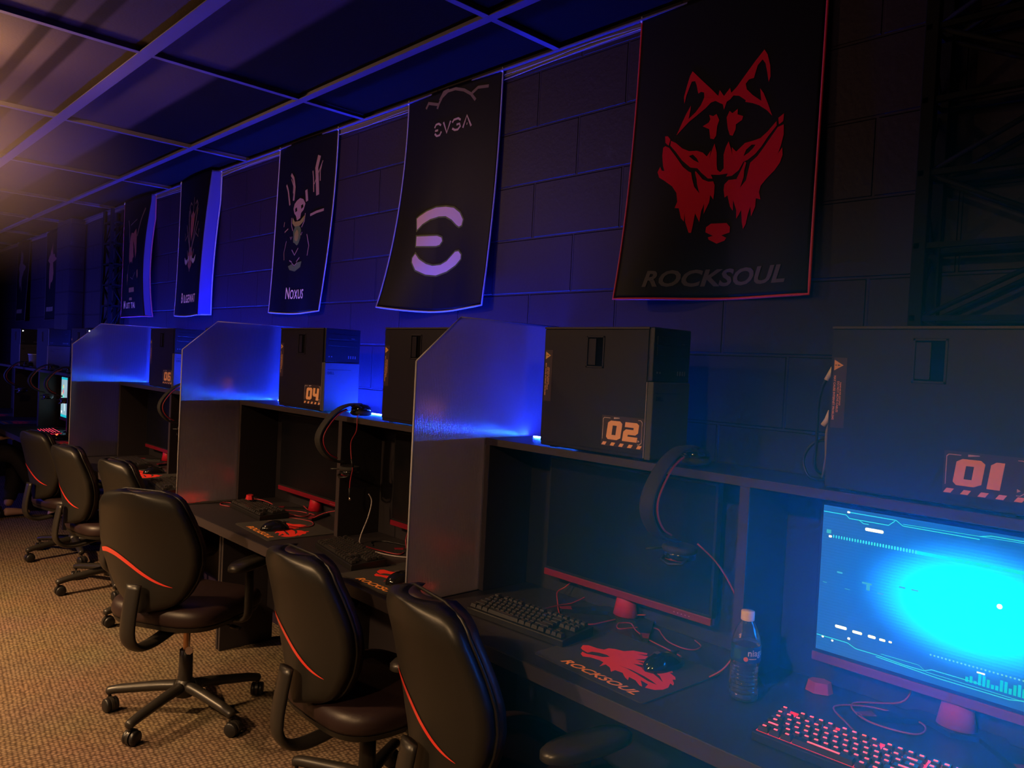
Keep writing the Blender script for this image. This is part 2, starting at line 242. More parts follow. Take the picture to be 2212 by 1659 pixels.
def curve_mesh(cu):
    o=bpy.data.objects.new('tmp',cu); COL.objects.link(o)
    dg=bpy.context.evaluated_depsgraph_get(); me=bpy.data.meshes.new_from_object(o.evaluated_get(dg))
    bpy.data.objects.remove(o); bpy.data.curves.remove(cu)
    return me
def fill_mesh(loops, offset=0.):
    cu=bpy.data.curves.new('f','CURVE'); cu.dimensions='2D'; cu.fill_mode='BOTH'; cu.offset=offset
    for L in loops:
        sp=cu.splines.new('POLY'); sp.points.add(len(L)-1); sp.use_cyclic_u=True
        for i,p in enumerate(L): sp.points[i].co=(p[0],p[1],0,1)
    return curve_mesh(cu)
def text_mesh(s, size=1., shear=0., bold=0., align='LEFT', spacing=1., sx=1.):
    cu=bpy.data.curves.new('t','FONT'); cu.body=s; cu.size=size; cu.shear=shear; cu.offset=bold; cu.align_x=align; cu.space_character=spacing; cu.fill_mode='FRONT'; cu.resolution_u=3
    me=curve_mesh(cu)
    for v in me.vertices: v.co.x*=sx
    return me
def stroke_loops(P, w):
    P=[Vector((*p,0)) for p in P]; n=len(P); L=[]; R=[]
    for i,p in enumerate(P):
        t=(P[min(i+1,n-1)]-P[max(i-1,0)]).normalized(); a=Vector((-t.y,t.x,0))*w/2
        L.append((p+a)[:2]); R.append((p-a)[:2])
    return [L+R[::-1]]
def join_me(mes):
    b=bmesh.new()
    for m in mes: b.from_mesh(m)
    me=bpy.data.meshes.new('j'); b.to_mesh(me); b.free(); return me
def decal(name, me, fn, m, parent=None, maxlen=None):
    """lay a flat 2-D mesh on a surface: fn(x,y)->(x,y,z)"""
    b=bmesh.new(); b.from_mesh(me)
    if maxlen:
        bmesh.ops.triangulate(b, faces=b.faces)
        for _ in range(6):
            es=[e for e in b.edges if e.calc_length()>maxlen]
            if not es: break
            bmesh.ops.subdivide_edges(b, edges=es, cuts=1)
            bmesh.ops.triangulate(b, faces=[f for f in b.faces if len(f.verts)>3])
    for v in b.verts: v.co=Vector(fn(v.co.x,v.co.y))
    me2=bpy.data.meshes.new(name); b.to_mesh(me2); b.free()
    for mm in (m if isinstance(m,(list,tuple)) else [m]): me2.materials.append(mm)
    for p in me2.polygons: p.material_index=0; p.use_smooth=bool(maxlen)
    o=bpy.data.objects.new(name,me2); COL.objects.link(o)
    if parent: o.parent=parent
    return o
def copy_tree(o, parent=None):
    c=o.copy(); COL.objects.link(c); c.parent=parent
    for ch in o.children: copy_tree(ch, c)
    return c
def rbox_loop(x0,x1,y0,y1,r,n=5):
    out=[]
    for cx,cy,a0 in ((x1-r,y1-r,0),(x0+r,y1-r,PI/2),(x0+r,y0+r,PI),(x1-r,y0+r,1.5*PI)):
        for i in range(n+1):
            a=a0+PI/2*i/n; out.append((cx+r*math.cos(a), cy+r*math.sin(a)))
    return out
def prism(mb, loop, z0, z1, mi=0, M=None, taper=0., smooth=False):
    n=len(loop); cx=sum(p[0] for p in loop)/n; cy=sum(p[1] for p in loop)/n
    vs=[(x,y,z0) for x,y in loop]+[(cx+(x-cx)*(1-taper),cy+(y-cy)*(1-taper),z1) for x,y in loop]
    fs=[(i,(i+1)%n,n+(i+1)%n,n+i) for i in range(n)]
    mb.add(vs,fs,mi,smooth,M); mb.add(vs[:n],[tuple(reversed(range(n)))],mi,False,M); mb.add(vs[n:],[tuple(range(n))],mi,False,M)
    return mb
# ------------------------------------------------------------------ the room
H_CEIL = 2.60
def struct(name, mb, m, parent=None, **k):
    o = mb.build(name, m, parent, **k)
    if not parent: o['kind']='structure'
    return o
struct('floor', MB().box(-13,3,-6.5,.0,-.05,0), CARPET)
struct('wall_back', MB().box(-13,3,0,.15,0,H_CEIL+.1), WALL)
struct('wall_left', MB().box(-13.15,-13,-6.5,.15,0,H_CEIL+.1), WALL)
struct('wall_right', MB().box(3,3.15,-6.5,.15,0,H_CEIL+.1), WALL)
struct('wall_front', MB().box(-13.15,3.15,-6.65,-6.5,0,H_CEIL+.1), WALL)
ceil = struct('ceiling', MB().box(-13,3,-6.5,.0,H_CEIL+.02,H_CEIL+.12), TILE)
g = MB()
ys = [-.34-.655*k for k in range(10)]
for k,y in enumerate(ys):
    w = .026 if k==1 else .017
    g.box(-13,3,y-w,y+w,H_CEIL-.004,H_CEIL); g.box(-13,3,y-.002,y+.002,H_CEIL,H_CEIL+.02)
x = -.68
while x > -13:
    g.box(x-.013,x+.013,-6.5,-.001,H_CEIL-.003,H_CEIL-.0005); g.box(x-.002,x+.002,-6.5,-.001,H_CEIL,H_CEIL+.02); x -= 1.255
g.build('ceiling_grid', GRID, ceil)
struct('trim_1', MB().box(-13,3,-.022,-.0005,H_CEIL-.006,H_CEIL-.001).box(-13,3,-.004,-.0005,H_CEIL-.03,H_CEIL-.006), GRID)
# painted block pilaster past the third desk
struct('trim_2', MB().box(-8.25,-7.79,-.12,-.0005,0,H_CEIL-.005), WALL)

# lattice columns against the wall
LATT=mat('lattice_black',(.006,.006,.009),.7,spec=.15)
def lattice(x0, x1, label, y0=-.001, dep=.12, z0=.02, z1=2.55):
    t = thing('lattice_column', label, 'lattice column', ((x0+x1)/2, y0, 0), 0, 'black lattice columns')
    w=(x1-x0)/2; k=0
    for sx in (-1,1):
        for yy in (-dep+.012, -.014):
            MB().box(sx*w-(.03 if sx>0 else 0), sx*w+(.03 if sx<0 else 0), yy-.012, yy+.012, 0, z1).build('upright', LATT, t, bevel=.002)
    z=.14; 
    r=MB(); d=MB(); c=.165
    n=int((z1-z)/c)
    for i in range(n+1):
        zz=z+i*c
        for yy in (-dep+.012,-.014): r.box(-w,w,yy-.008,yy+.008,zz-.006,zz+.006)
        for xx in (-w+.01, w-.01): r.box(xx-.006,xx+.006,-dep,-.002,zz-.006,zz+.006)
        if i<n:
            s=1 if i%2 else -1
            for yy in (-dep+.012,-.014): d.tube([(-s*(w-.02),yy,zz),(s*(w-.02),yy,zz+c)],.006,6)
            for xx in (-w+.01, w-.01): d.tube([(xx,-s*(dep/2-.01)-dep/2,zz),(xx,s*(dep/2-.01)-dep/2,zz+c)],.006,6)
    r.build('rungs', LATT, t); d.build('bracing', LATT, t)
    MB().box(-w-.01,w+.01,-dep-.005,-.002,0,.02).build('foot_plate', LATT, t)
    return t
lattice(-.67,-.30,'black lattice column with crossed bracing behind the computer marked 01')
lattice(-6.84,-6.62,'tall black lattice column beside the block pilaster, left of the banners')

# wires stapled along the ceiling edge
for k,(dz,ph) in enumerate(((0,0),(.016,1.3),(.008,2.9))):
    P=[]; x=-8.; rr=random.Random(k+3)
    while x<.6:
        P.append((x,-.0045-.001*k, H_CEIL-.016-dz*.9-.008*math.sin(x*2.3+ph)+rr.uniform(-.004,.004))); x+=.23
    tag(cord('ceiling_wire', P, .0028, mat('wire_sheath',(.2,.18,.22),.4), k=3, n=5),
        'thin slack wire run along the top of the block wall above the banners','wire','wires along the ceiling edge')

# ------------------------------------------------------------------ desks
UNITS=[(-1.855,-.02,-.932,'black double computer desk nearest the camera, with stations 01 and 02'),
       (-3.688,-1.865,-2.745,'black double computer desk with station 04, between the first and second clear partitions'),
       (-5.545,-3.698,-4.62,'black double computer desk with station 06, between the second and third clear partitions'),
       (-7.735,-5.567,-6.81,'black double computer desk with the lit pale screen past the farthest clear partition'),
       (-9.9,-7.745,-8.70,'farthest black computer desk at the left edge, past the lit pale screen')]
LED_M = mat('led_strip_blue', (0,0,0), .5, emis=(.010,.028,1.), es=1.)
LED_M.node_tree.nodes['Principled BSDF'].inputs['Emission Strength'].default_value = 1050.
LED_C = mat('led_chips', (0,0,0), .5, emis=(.03,.5,1.), es=170.)
for i,(x0,x1,xd,lab) in enumerate(UNITS):
    t = thing('computer_desk', lab, 'desk', ((x0+x1)/2, -.39, 0), 0, 'black computer desks along the wall')
    cx=(x0+x1)/2; cy=-.39
    def bx(name,a,b,c,d,e,f,m=BLACK_LAM,par=None,bev=.0015):
        return MB().box(a-cx,b-cx,c-cy,d-cy,e,f).build(name,m,par or t,bevel=bev)
    top=bx('desktop',x0,x1,-.644,-.125,.70,.74,bev=.003)
    bx('edge_band',x0,x1,-.6455,-.644,.702,.7385,EDGE_LAM,top,0)
    sh=bx('shelf',x0,x1,-.338,-.14,1.213,1.235,bev=.0012)
    bx('edge_band',x0,x1,-.3393,-.338,1.2135,1.2345,EDGE_LAM,sh,0)
    bx('back_panel',x0,x1,-.14,-.125,.74,1.235)
    dv=bx('divider',xd-.013,xd+.013,-.336,-.14,.74,1.213)
    bx('edge_band',xd-.0125,xd+.0125,-.3372,-.336,.741,1.2128,EDGE_LAM,dv,0)
    for a,b in ((x0,x0+.019),(x1-.019,x1)):
        s=bx('side_panel',a,b,-.336,-.14,.74,1.213)
        bx('edge_band',a,b,-.3372,-.336,.741,1.2128,EDGE_LAM,s,0)
        bx('leg_panel',a,b,-.40,-.125,0,.70)
    bx('modesty_panel',x0+.019,x1-.019,-.16,-.145,.18,.70)
    bx('leg_panel',xd-.012,xd+.012,-.34,-.16,0,.70)
    # light strip on the rear edge of the shelf
    if i==4: continue
    e1=-1.60 if i==0 else x1-.03; s0=-6.9 if i==3 else x0+.03
    n=MB().box(s0-cx,e1-cx,-.152-cy,-.142-cy,1.2365,1.2385)
    st=tag(n.build('light_strip',LED_M),'blue light strip glowing on the rear shelf edge of '+('the nearest desk','the desk with station 04','the desk with station 06','the desk past the farthest partition','the farthest desk')[i],'light strip','blue light strips on the shelves')
    st.location=(cx,cy,0)
    ch=MB(); x=s0+.01
    while x<e1-.01: ch.box(x-cx,x-cx+.007,-.1535-cy,-.1523-cy,1.2362,1.2388); x+=.0165
    ch.build('chips',LED_C,st)

# clear fluted partitions
for x,lab in ((-1.860,'large clear fluted plastic partition with a cut corner, nearest the camera'),
          (-3.693,'clear fluted plastic partition with a cut corner beside station 04, the middle one'),
          (-5.556,'clear fluted plastic partition with a cut corner beside station 06, the farthest one')):
    pr=[(-.625,.7415),(-.625,1.47),(-.462,1.613),(-.012,1.613),(-.012,.7415)]
    t=thing('partition',lab,'partition',(x,-.32,.7415),0,'clear fluted partitions')
    mb=MB(); n=len(pr)
    vs=[(-.003,y+.32,z-.7415) for y,z in pr]+[(.003,y+.32,z-.7415) for y,z in pr]
    mb.add(vs,[tuple(range(n)),tuple(range(2*n-1,n-1,-1))]+[(i,(i+1)%n,n+(i+1)%n,n+i) for i in range(n)])
    mb.build('sheet',POLY,t)
    e=MB()
    for a,b in ((0,1),(1,2),(2,3)):
        A=(0,pr[a][0]+.32,pr[a][1]-.7415); B=(0,pr[b][0]+.32,pr[b][1]-.7415); e.tube([A,B],.0032,6)
    e.build('edge',POLY_EDGE,t)

# ------------------------------------------------------------------ computer towers
def digit(c):
    if c=='0': return [[(.1,0),(.55,0),(.72,.12),(.72,.88),(.6,1),(.14,1),(0,.88),(0,.12)],[(.26,.25),(.26,.75),(.46,.75),(.46,.25)]]
    if c=='1': return [[(.04,0),(.36,0),(.36,1),(.16,1),(.04,.88)]]
    if c=='2': return [[(0,0),(.72,0),(.72,.26),(.24,.26),(.24,.36),(.6,.36),(.72,.48),(.72,.9),(.6,1),(.04,1),(.04,.74),(.48,.74),(.48,.63),(.12,.63),(0,.5)]]
    if c=='4': return [[(.42,0),(.72,0),(.72,1),(.46,1),(.46,.55),(.26,.55),(.26,1),(0,1),(0,.42),(.12,.3),(.42,.3)]]
    if c=='6': return [[(.12,0),(.6,0),(.72,.12),(.72,.5),(.6,.62),(.26,.62),(.26,.74),(.68,.74),(.68,1),(.12,1),(0,.88),(0,.12)],[(.26,.22),(.26,.42),(.46,.42),(.46,.22)]]
    if c=='3': return [[(0,0),(.6,0),(.72,.12),(.72,.44),(.66,.5),(.72,.56),(.72,.88),(.6,1),(0,1),(0,.76),(.46,.76),(.46,.61),(.1,.61),(.1,.39),(.46,.39),(.46,.24),(0,.24)]]
    if c=='5': return [[(0,0),(.6,0),(.72,.12),(.72,.5),(.6,.62),(.26,.62),(.26,.76),(.68,.76),(.68,1),(0,1),(0,.38),(.46,.38),(.46,.24),(0,.24)]]
    if c=='7': return [[(.22,0),(.5,0),(.72,.6),(.72,1),(0,1),(0,.74),(.44,.74),(.44,.6)]]
    if c=='8': return [[(.1,0),(.62,0),(.72,.1),(.72,.9),(.62,1),(.1,1),(0,.9),(0,.1)],[(.26,.2),(.26,.4),(.46,.4),(.46,.2)],[(.26,.6),(.26,.8),(.46,.8),(.46,.6)]]
    if c=='9': return [[(.04,0),(.6,0),(.72,.12),(.72,.88),(.6,1),(.12,1),(0,.88),(0,.5),(.12,.38),(.46,.38),(.46,.26),(.04,.26)],[(.26,.6),(.26,.8),(.46,.8),(.46,.6)]]
PL,PW,PH=.40,.170,.352
def pc_proto():
    t=empty('computer_tower')
    y0,y1=-PW/2,PW/2
    ch=MB().box(-.2,.185,y0+.004,y1,0,PH-.002)
    ch.build('chassis',PC_SIDE,t,bevel=.003)
    # side panel with recessed latch
    sp=MB()
    lx0,lx1,lz0,lz1=-.032,.033,.237,.327
    for a,b,c,d in ((-.197,lx0,.012,PH-.008),(lx1,.182,.012,PH-.008),(lx0,lx1,.012,lz0),(lx0,lx1,lz1,PH-.008)):
        sp.box(a,b,y0,y0+.005,c,d)
    s=sp.build('side_panel',PC_SIDE,t)
    MB().box(-.199,.184,y0-.0015,y0+.004,PH-.006,PH).build('top_lip',EDGE_LAM,t,bevel=.001)
    la=MB()
    for a,b,c,d in ((lx0,lx1,lz0,lz0+.005),(lx0,lx1,lz1-.005,lz1),(lx0,lx0+.005,lz0,lz1),(lx1-.005,lx1,lz0,lz1)): la.box(a,b,y0-.002,y0+.005,c,d)
    la.build('latch_frame',PC_SIDE,s,bevel=.0008)
    MB().box(lx0+.005,lx1-.005,y0+.003,y0+.0045,lz0+.005,lz1-.005).build('latch_recess',RECESS_SHADE,s)
    MB().add([(lx0+.0052,y0+.0008,lz0+.008),(lx0+.034,y0-.0008,lz0+.008),(lx0+.034,y0-.0008,lz1-.008),(lx0+.0052,y0+.0008,lz1-.008),
              (lx0+.0052,y0+.003,lz0+.008),(lx0+.034,y0+.003,lz0+.008),(lx0+.034,y0+.003,lz1-.008),(lx0+.0052,y0+.003,lz1-.008)],
             [(0,1,2,3),(4,7,6,5),(0,4,5,1),(1,5,6,2),(2,6,7,3),(3,7,4,0)]).build('latch_pull',PC_SIDE,s)
    up=MB().box(.185,.200,y0+.001,y1,.208,PH); up.build('upper_bezel',PC_BLACK,t,bevel=.003)
    for z in (.318,.290): MB().box(.200,.2012,y0+.015,y1-.015,z-.012,z+.010).build('drive_door',PC_BLACK,t,bevel=.001)
    for z in (.318,): MB().box(.2012,.2018,y1-.045,y1-.03,z-.008,z-.004).build('eject_button',PC_GREY,t)
    for k in range(4): MB().box(.2,.2008,y1-.058+.011*k,y1-.054+.011*k,.226,.238).build('usb_port',mat('port_metal',(.25,.25,.28),.35,metal=.6),t)
    for k in range(2): MB().lathe([(.0028,0),(.0028,.001)],10,M=Matrix.Translation((.2,y0+.02+.012*k,.232))@Matrix.Rotation(PI/2,4,'Y')).build('audio_jack',mat('port_metal'),t)
    MB().box(.1845,.1862,y0-.0022,y0+.0005,.004,.206).build('bezel_edge_shine',EDGE_SHINE,t)
    lo=MB().box(.1862,.206,y0-.001,y1-.002,.0,.207).build('lower_bezel',PC_GREY,t,bevel=.003)
    MB().box(.206,.2066,y0+.012,y1-.045,.176,.178).build('bezel_line',PC_BLACK,lo)
    decal('maker_badge', text_mesh('DELL',.014,0,.0006,spacing=1.05), lambda a,b:(.2068,y0+.012+a,.158+b), PC_BLACK, lo)
    MB().box(-.2003,-.199,y0+.012,y1-.012,.02,.3).build('rear_plate',mat('rear_steel',(.3,.3,.32),.4,metal=.7),t)
    for sx in (-.16,.15):
        for sy in (-.06,.06): MB().box(sx-.012,sx+.012,sy-.008,sy+.008,-.004,.001).build('foot',PC_BLACK,t)
    return t
Y_PC=-.334+PW/2
def warn(t):
    y0=-PW/2-.0004; w=empty('warning_sticker'); 
    bg=MB().box(-.192,-.163,y0-.0002,y0,.132,.284).build('warning_sticker',STICK_BG,t)
    bpy.data.objects.remove(w)
    yy=y0-.0006
    tri=fill_mesh([[(-.190,.279),(-.190,.256),(-.170,.2675)]]); decal('warning_triangle',tri,lambda a,b:(a,yy,b),STICK_YE,bg)
    ex=fill_mesh([[(-.1885,.2668),(-.1885,.2682),(-.184,.2682),(-.184,.2668)],[(-.182,.2660),(-.182,.2690),(-.1765,.2678),(-.1765,.2672)]])
    decal('exclamation_mark',ex,lambda a,b:(a,yy-.0003,b),PC_BLACK,bg)
    for s,xo,zo,sz,m in (('MAY CAUSE INTERNET PROBLEMS',-.1895,.245,.0063,STICK_OR),('DO NOT MOVE CABLES',-.1815,.233,.0063,STICK_OR),('PLEASE ASK FOR ASSISTANCE',-.1755,.231,.0038,STICK_OR)):
        # reads downwards, turned a quarter clockwise
        decal('warning_text',text_mesh(s,sz,0,.00012),lambda a,b:(xo+b,yy,zo-a),m,bg)
    return bg
def numb(t,s):
    y0=-PW/2-.0004; yy=y0-.0006; X=.038+.0; Z=.024
    bg=MB().box(X,X+.144,y0-.0002,y0,Z,Z+.084).build('number_sticker',STICK_BG,t)
    def put(loops,m,name,o=0.): return decal(name,fill_mesh(loops),lambda a,b:(X+a,yy-o,Z+b),m,bg)
    for k,c in enumerate(s):
        L=[[(.017+k*.0565+ (px*.069)+ .12*(py*.052), .0185+py*.052) for px,py in lp] for lp in digit(c)]
        put(L,STICK_OR,'numeral')
    L=[]
    for k in range(5):
        a=.002+.030*k; L.append([(a,.002),(a+.013,.002),(a+.019,.011),(a+.006,.011)])
    put(L,STICK_OR,'hazard_stripes')
    fr=[[(.004,.018),(.0055,.018),(.0055,.073),(.009,.0765),(.030,.0765),(.030,.078),(.008,.078),(.004,.074)],
        [(.042,.0755),(.062,.0755),(.062,.0800),(.042,.0800)],[(.062,.0762),(.078,.0762),(.078,.0785),(.062,.0785)],
        [(.125,.0775),(.133,.0775),(.1375,.073),(.1375,.064),(.1390,.064),(.1390,.074),(.134,.079),(.125,.079)],
        [(.1375,.064),(.1384,.064),(.1384,.028),(.1375,.028)],[(.1375,.028),(.1390,.028),(.1390,.0185),(.132,.0125),(.125,.0125),(.125,.0140),(.131,.0140),(.1375,.0195)],
        [(.126,.019),(.1325,.0225),(.126,.026)]]
    put(fr,STICK_WH,'sticker_frame')
    return bg
PCN=[('01',-.747,'black computer tower with the 01 sticker, cut off by the right edge'),
     ('02',-1.618,'black computer tower with the orange 02 sticker beside the nearest clear partition'),
     ('03',-2.461,'black computer tower half hidden behind the nearest clear partition'),
     ('04',-3.297,'black computer tower with the orange 04 sticker, its drive bay front lit blue'),
     ('05',-4.16,'black computer tower blurred behind the middle clear partition'),
     ('06',-5.0,'black computer tower with the orange 06 sticker'),
     ('07',-5.97,'black computer tower blurred behind the farthest clear partition'),
     ('08',-6.77,'black computer tower with a white power light, beside the block pilaster'),
     ('09',-7.88,'black computer tower just left of the block pilaster'),
     ('10',-8.93,'black computer tower farthest left on the shelf, with a white power light')]
pc0=pc_proto()
for i,(s,x,lab) in enumerate(PCN):
    t=pc0 if i==0 else copy_tree(pc0)
    t.location=(x+.2,Y_PC,1.2395); tag(t,lab,'computer','computer towers on the shelf')
for i,o in enumerate([o for o in bpy.data.objects if o.name.startswith('computer_tower')]):
    s=[p for p in PCN if abs(p[1]+.2-o.location.x)<.01][0][0]
    if i<7 or s in('08',):
        numb(o,s); warn(o)
    if s in('08','10'):
        MB().lathe([(.004,0),(.004,.002)],10,M=Matrix.Translation((.2,-PW/2+.02,PH-.018))@Matrix.Rotation(PI/2,4,'Y')).build('power_light',mat('white_led',(1,1,1),.5,emis=(.9,.95,1),es=25.),o)
# cables behind tower 01 and a small white strip on its top
for k,(P,m,lab) in enumerate((
    ([(-.755,-.30,1.50),(-.774,-.30,1.464),(-.788,-.29,1.42),(-.792,-.28,1.338),(-.80,-.26,1.27),(-.79,-.2,1.245)],BLK,'black cable looping down behind the computer marked 01, beside its warning sticker'),
    ([(-.75,-.29,1.40),(-.765,-.29,1.36),(-.768,-.28,1.30),(-.785,-.25,1.262),(-.80,-.22,1.245)],mat('grey_cable',(.22,.22,.25),.4),'pale grey cable hanging straight down behind the computer marked 01'),
    ([(-.75,-.27,1.34),(-.80,-.27,1.33),(-.825,-.27,1.29),(-.81,-.27,1.25),(-.78,-.25,1.245)],BLK,'black cable bunched low on the shelf behind the computer marked 01'))):
    c=cord('power_cable',P,.0035,m,n=8); tag(c,lab,'cable','cables behind the first computer')
    if k==0:
        cc=MB().tube([(-.752,-.302,1.505),(-.768,-.302,1.474)],.0055,8).build('plug',WHITE_PL,c)
    if k==1: MB().tube([(-.757,-.296,1.405),(-.764,-.296,1.385),(-.772,-.296,1.372)],.006,8).build('tag',WHITE_PL,c)
tag(MB().box(-.03,.03,-.006,.006,0,.007).build('white_strip',mat('cream_plastic',(.8,.6,.45),.5),bevel=.002),'short cream strip lying on top of the computer marked 01','strip').location=(-.55,-.20,1.5920)

# ------------------------------------------------------------------ monitors
MW,MH=.612,.362
def monitor(x, lab, lit=None):
    t=thing('monitor',lab,'monitor',(x+MW/2,-.17,.7405),0,'monitors on the desks')
    zb=.085
    MB().box(-MW/2,MW/2,-.028,-.004,zb,zb+MH).build('housing',PC_BLACK,t,bevel=.002)
    MB().box(-.16,.16,-.004,.02,zb+.05,zb+.28).build('rear_bulge',PC_BLACK,t,bevel=.008)
    MB().box(-MW/2,MW/2,-.032,-.012,zb-.016,zb+.004).build('red_bezel',RED,t,bevel=.0015)
    sc=MB().box(-MW/2+.008,MW/2-.008,-.0292,-.0285,zb+.012,zb+MH-.008).build('screen',SCREEN_OFF if not lit else lit,t)
    MB().tube([(0,.004,.012),(0,.004,.05),(0,.002,zb+.02)],[.032,.026,.02],16,sx=1.25).build('neck',RED_NECK_LIT,t)
    base=[(-.165,-.105),(-.15,-.112),(-.05,-.015),(0,-.04),(.05,-.015),(.15,-.112),(.165,-.105),(.085,.028),(-.085,.028)]
    bb=prism(MB(),base,0,.011).build('stand_base',PC_BLACK,t,bevel=.002)
    for s in (-1,1):
        tip=[(s*.165,-.106),(s*.15,-.113),(s*.128,-.090),(s*.146,-.075)]
        prism(MB(),tip if s<0 else tip[::-1],.011,.0135).build('base_tip',RED,bb)
    for k in range(5): MB().box(.19+k*.012,.193+k*.012,-.0326,-.032,zb-.008,zb-.006).build('button',STICK_WH,t)
    return t
def screen_mat(name,kind):
    m=bpy.data.materials.new(name); m.use_nodes=True; N,L=nodes(m); b=N['Principled BSDF']
    b.inputs['Base Color'].default_value=(.01,.01,.012,1); b.inputs['Roughness'].default_value=.25
    tc=N.new('ShaderNodeTexCoord'); sep=N.new('ShaderNodeSeparateXYZ'); L.new(tc.outputs['Object'],sep.inputs[0])
    if kind=='blue':
        # picture shown on the screen: blue field with a cyan glow in its middle and fine scan lines
        def mth(op,a,bv,c=None):
            n=N.new('ShaderNodeMath'); n.operation=op
            for i,v in enumerate((a,bv,c)):
                if v is None: continue
                if hasattr(v,'is_output'): L.new(v,n.inputs[i])
                else: n.inputs[i].default_value=v
            return n.outputs[0]
        dx=mth('ADD',sep.outputs['X'],-.03); dz=mth('ADD',sep.outputs['Z'],-(.085+.19))
        dx=mth('MULTIPLY',dx,3.0); dz=mth('MULTIPLY',dz,5.0)
        r=mth('SQRT',mth('ADD',mth('MULTIPLY',dx,dx),mth('MULTIPLY',dz,dz)),None)
        cr=N.new('ShaderNodeValToRGB'); L.new(r,cr.inputs[0])
        e=cr.color_ramp.elements; e[0].position=.0; e[0].color=(.0,.14,1.,1); e[1].position=1.; e[1].color=(.012,.13,.72,1)
        e2=cr.color_ramp.elements.new(.42); e2.color=(.0,.10,1.,1)
        e3=cr.color_ramp.elements.new(.72); e3.color=(.005,.15,.9,1)
        si=mth('SINE',mth('MULTIPLY',sep.outputs['Z'],2*PI/.0068),None)
        k=mth('MULTIPLY_ADD',si,.09,.9)
        L.new(cr.outputs[0],b.inputs['Emission Color']); q=mth('MAXIMUM',mth('MULTIPLY_ADD',r,-1.25,1.),0.); st=mth('MULTIPLY_ADD',mth('POWER',q,2.9),150.,1.35)
        L.new(mth('MULTIPLY',k,st),b.inputs['Emission Strength'])
    else:
        ck=N.new('ShaderNodeTexNoise'); ck.inputs['Scale'].default_value=9; L.new(tc.outputs['Object'],ck.inputs['Vector'])
        cr=N.new('ShaderNodeValToRGB'); L.new(ck.outputs['Fac'],cr.inputs[0])
        cr.color_ramp.elements[0].color=(.18,.34,.42,1); cr.color_ramp.elements[1].color=(.4,.6,.68,1)
        L.new(cr.outputs[0],b.inputs['Emission Color']); b.inputs['Emission Strength'].default_value=1.
    return m
SCR=screen_mat('screen_blue_picture','blue')
m1=monitor(-.810,'monitor showing a glowing cyan and blue picture, at the right edge',SCR)
m2=monitor(-1.697,'dark monitor with a red lower edge at station 02, behind the red wolf mat')
m3=monitor(-2.56,'dark monitor in the slot just left of the nearest clear partition')
m4=monitor(-3.52,'dark monitor with a red lower edge at station 04')
m5=monitor(-4.45,'dark monitor at the station right of station 06, behind the middle clear partition')
m6=monitor(-5.42,'dark monitor with a red lower edge at station 06')
m8=monitor(-7.585,'monitor showing a pale grey-blue desktop, past the farthest clear partition',screen_mat('screen_pale_picture','pale'))
def emi(name,c,s): return mat(name,(0,0,0),.5,emis=c,es=s)
CY=emi('screen_cyan_line',(.02,.62,1.2),2.0); WH=emi('screen_white_mark',(.9,1,1),2.6); MIDC=emi('screen_soft_mark',(.03,.45,.95),1.3); BAR=emi('screen_bars',(0,.55,1.1),1.7)
yS=-.0297
def sdec(name,loops,m): return decal(name,fill_mesh(loops),lambda a,b:(a,yS,b),m,m1)
# screen-space metres: x -.3 .. .3, z .097 .. .439
def ln(P,w=.0016): return stroke_loops(P,w)
zT=.439; 
lines=ln([(-.297,.424),(-.245,.424),(-.237,.417),(-.215,.417),(-.205,.411),(-.193,.411)])+ln([(-.24,.431),(-.135,.431),(-.12,.421),(.03,.421)])+ln([(-.235,.417),(-.15,.417),(-.137,.429)])+ln([(-.12,.425),(.28,.431)],.001)+ln([(.03,.427),(.05,.432),(.29,.432)])
lines+=ln([(-.297,.131),(-.225,.131),(-.205,.123),(-.16,.123),(-.1,.119),(-.06,.119),(-.045,.126),(.05,.126)])+ln([(-.16,.119),(-.03,.112),(.1,.112),(.13,.119),(.28,.119)])+ln([(-.15,.128),(-.07,.128),(-.055,.118),(.28,.115)],.001)
for q in lines: sdec('picture_line',[q],CY)
for q in [rbox_loop(-.200,-.160,.396,.403,.003),rbox_loop(-.255,-.228,.159,.1655,.003),rbox_loop(-.215,-.193,.1575,.1635,.003),rbox_loop(-.18,-.163,.157,.163,.003),rbox_loop(-.155,-.142,.157,.162,.002),rbox_loop(-.135,-.128,.158,.162,.002),
   rbox_loop(.068,.078,.288,.298,.005),rbox_loop(-.282,-.275,.365,.370,.002),rbox_loop(-.2425,-.236,.429,.433,.0018),rbox_loop(-.225,-.219,.139,.144,.002),rbox_loop(-.262,-.257,.124,.128,.0018),rbox_loop(-.285,-.280,.127,.131,.0018),rbox_loop(.04,.055,.147,.150,.001)]: sdec('picture_highlight',[q],WH)
L=[]
for k in range(30): L.append(rbox_loop(-.272+k*.0062,-.2695+k*.0062+.00005*k,.3655,.3725+.00004*k,.001,2))
sdec('picture_ticks',L,CY)
sdec('picture_band',[[(-.088,.3655),(.297,.3650),(.297,.3735),(-.088,.3730)]],emi('screen_bright_band',(.0,.8,1.3),1.6))
sdec('picture_marks',[rbox_loop(-.288,-.277,.374,.383,.001),rbox_loop(-.258,-.245,.286,.290,.001),rbox_loop(-.29,-.28,.257,.2585,.0005),rbox_loop(-.238,-.226,.253,.2545,.0005),rbox_loop(-.12,-.107,.285,.288,.001),rbox_loop(-.095,-.08,.285,.288,.001),rbox_loop(-.165,-.152,.26,.263,.001),rbox_loop(-.2,-.178,.275,.279,.001),rbox_loop(-.19,-.182,.262,.275,.001)],MIDC)
L=[]; rr=random.Random(4)
for k in range(34): L.append([(.02+k*.0078,.123),(.0255+k*.0078,.123),(.0255+k*.0078,.128+.022*rr.random()),(.02+k*.0078,.128+.022*rr.random())])
for q in L: q[3]=(q[3][0],q[2][1])
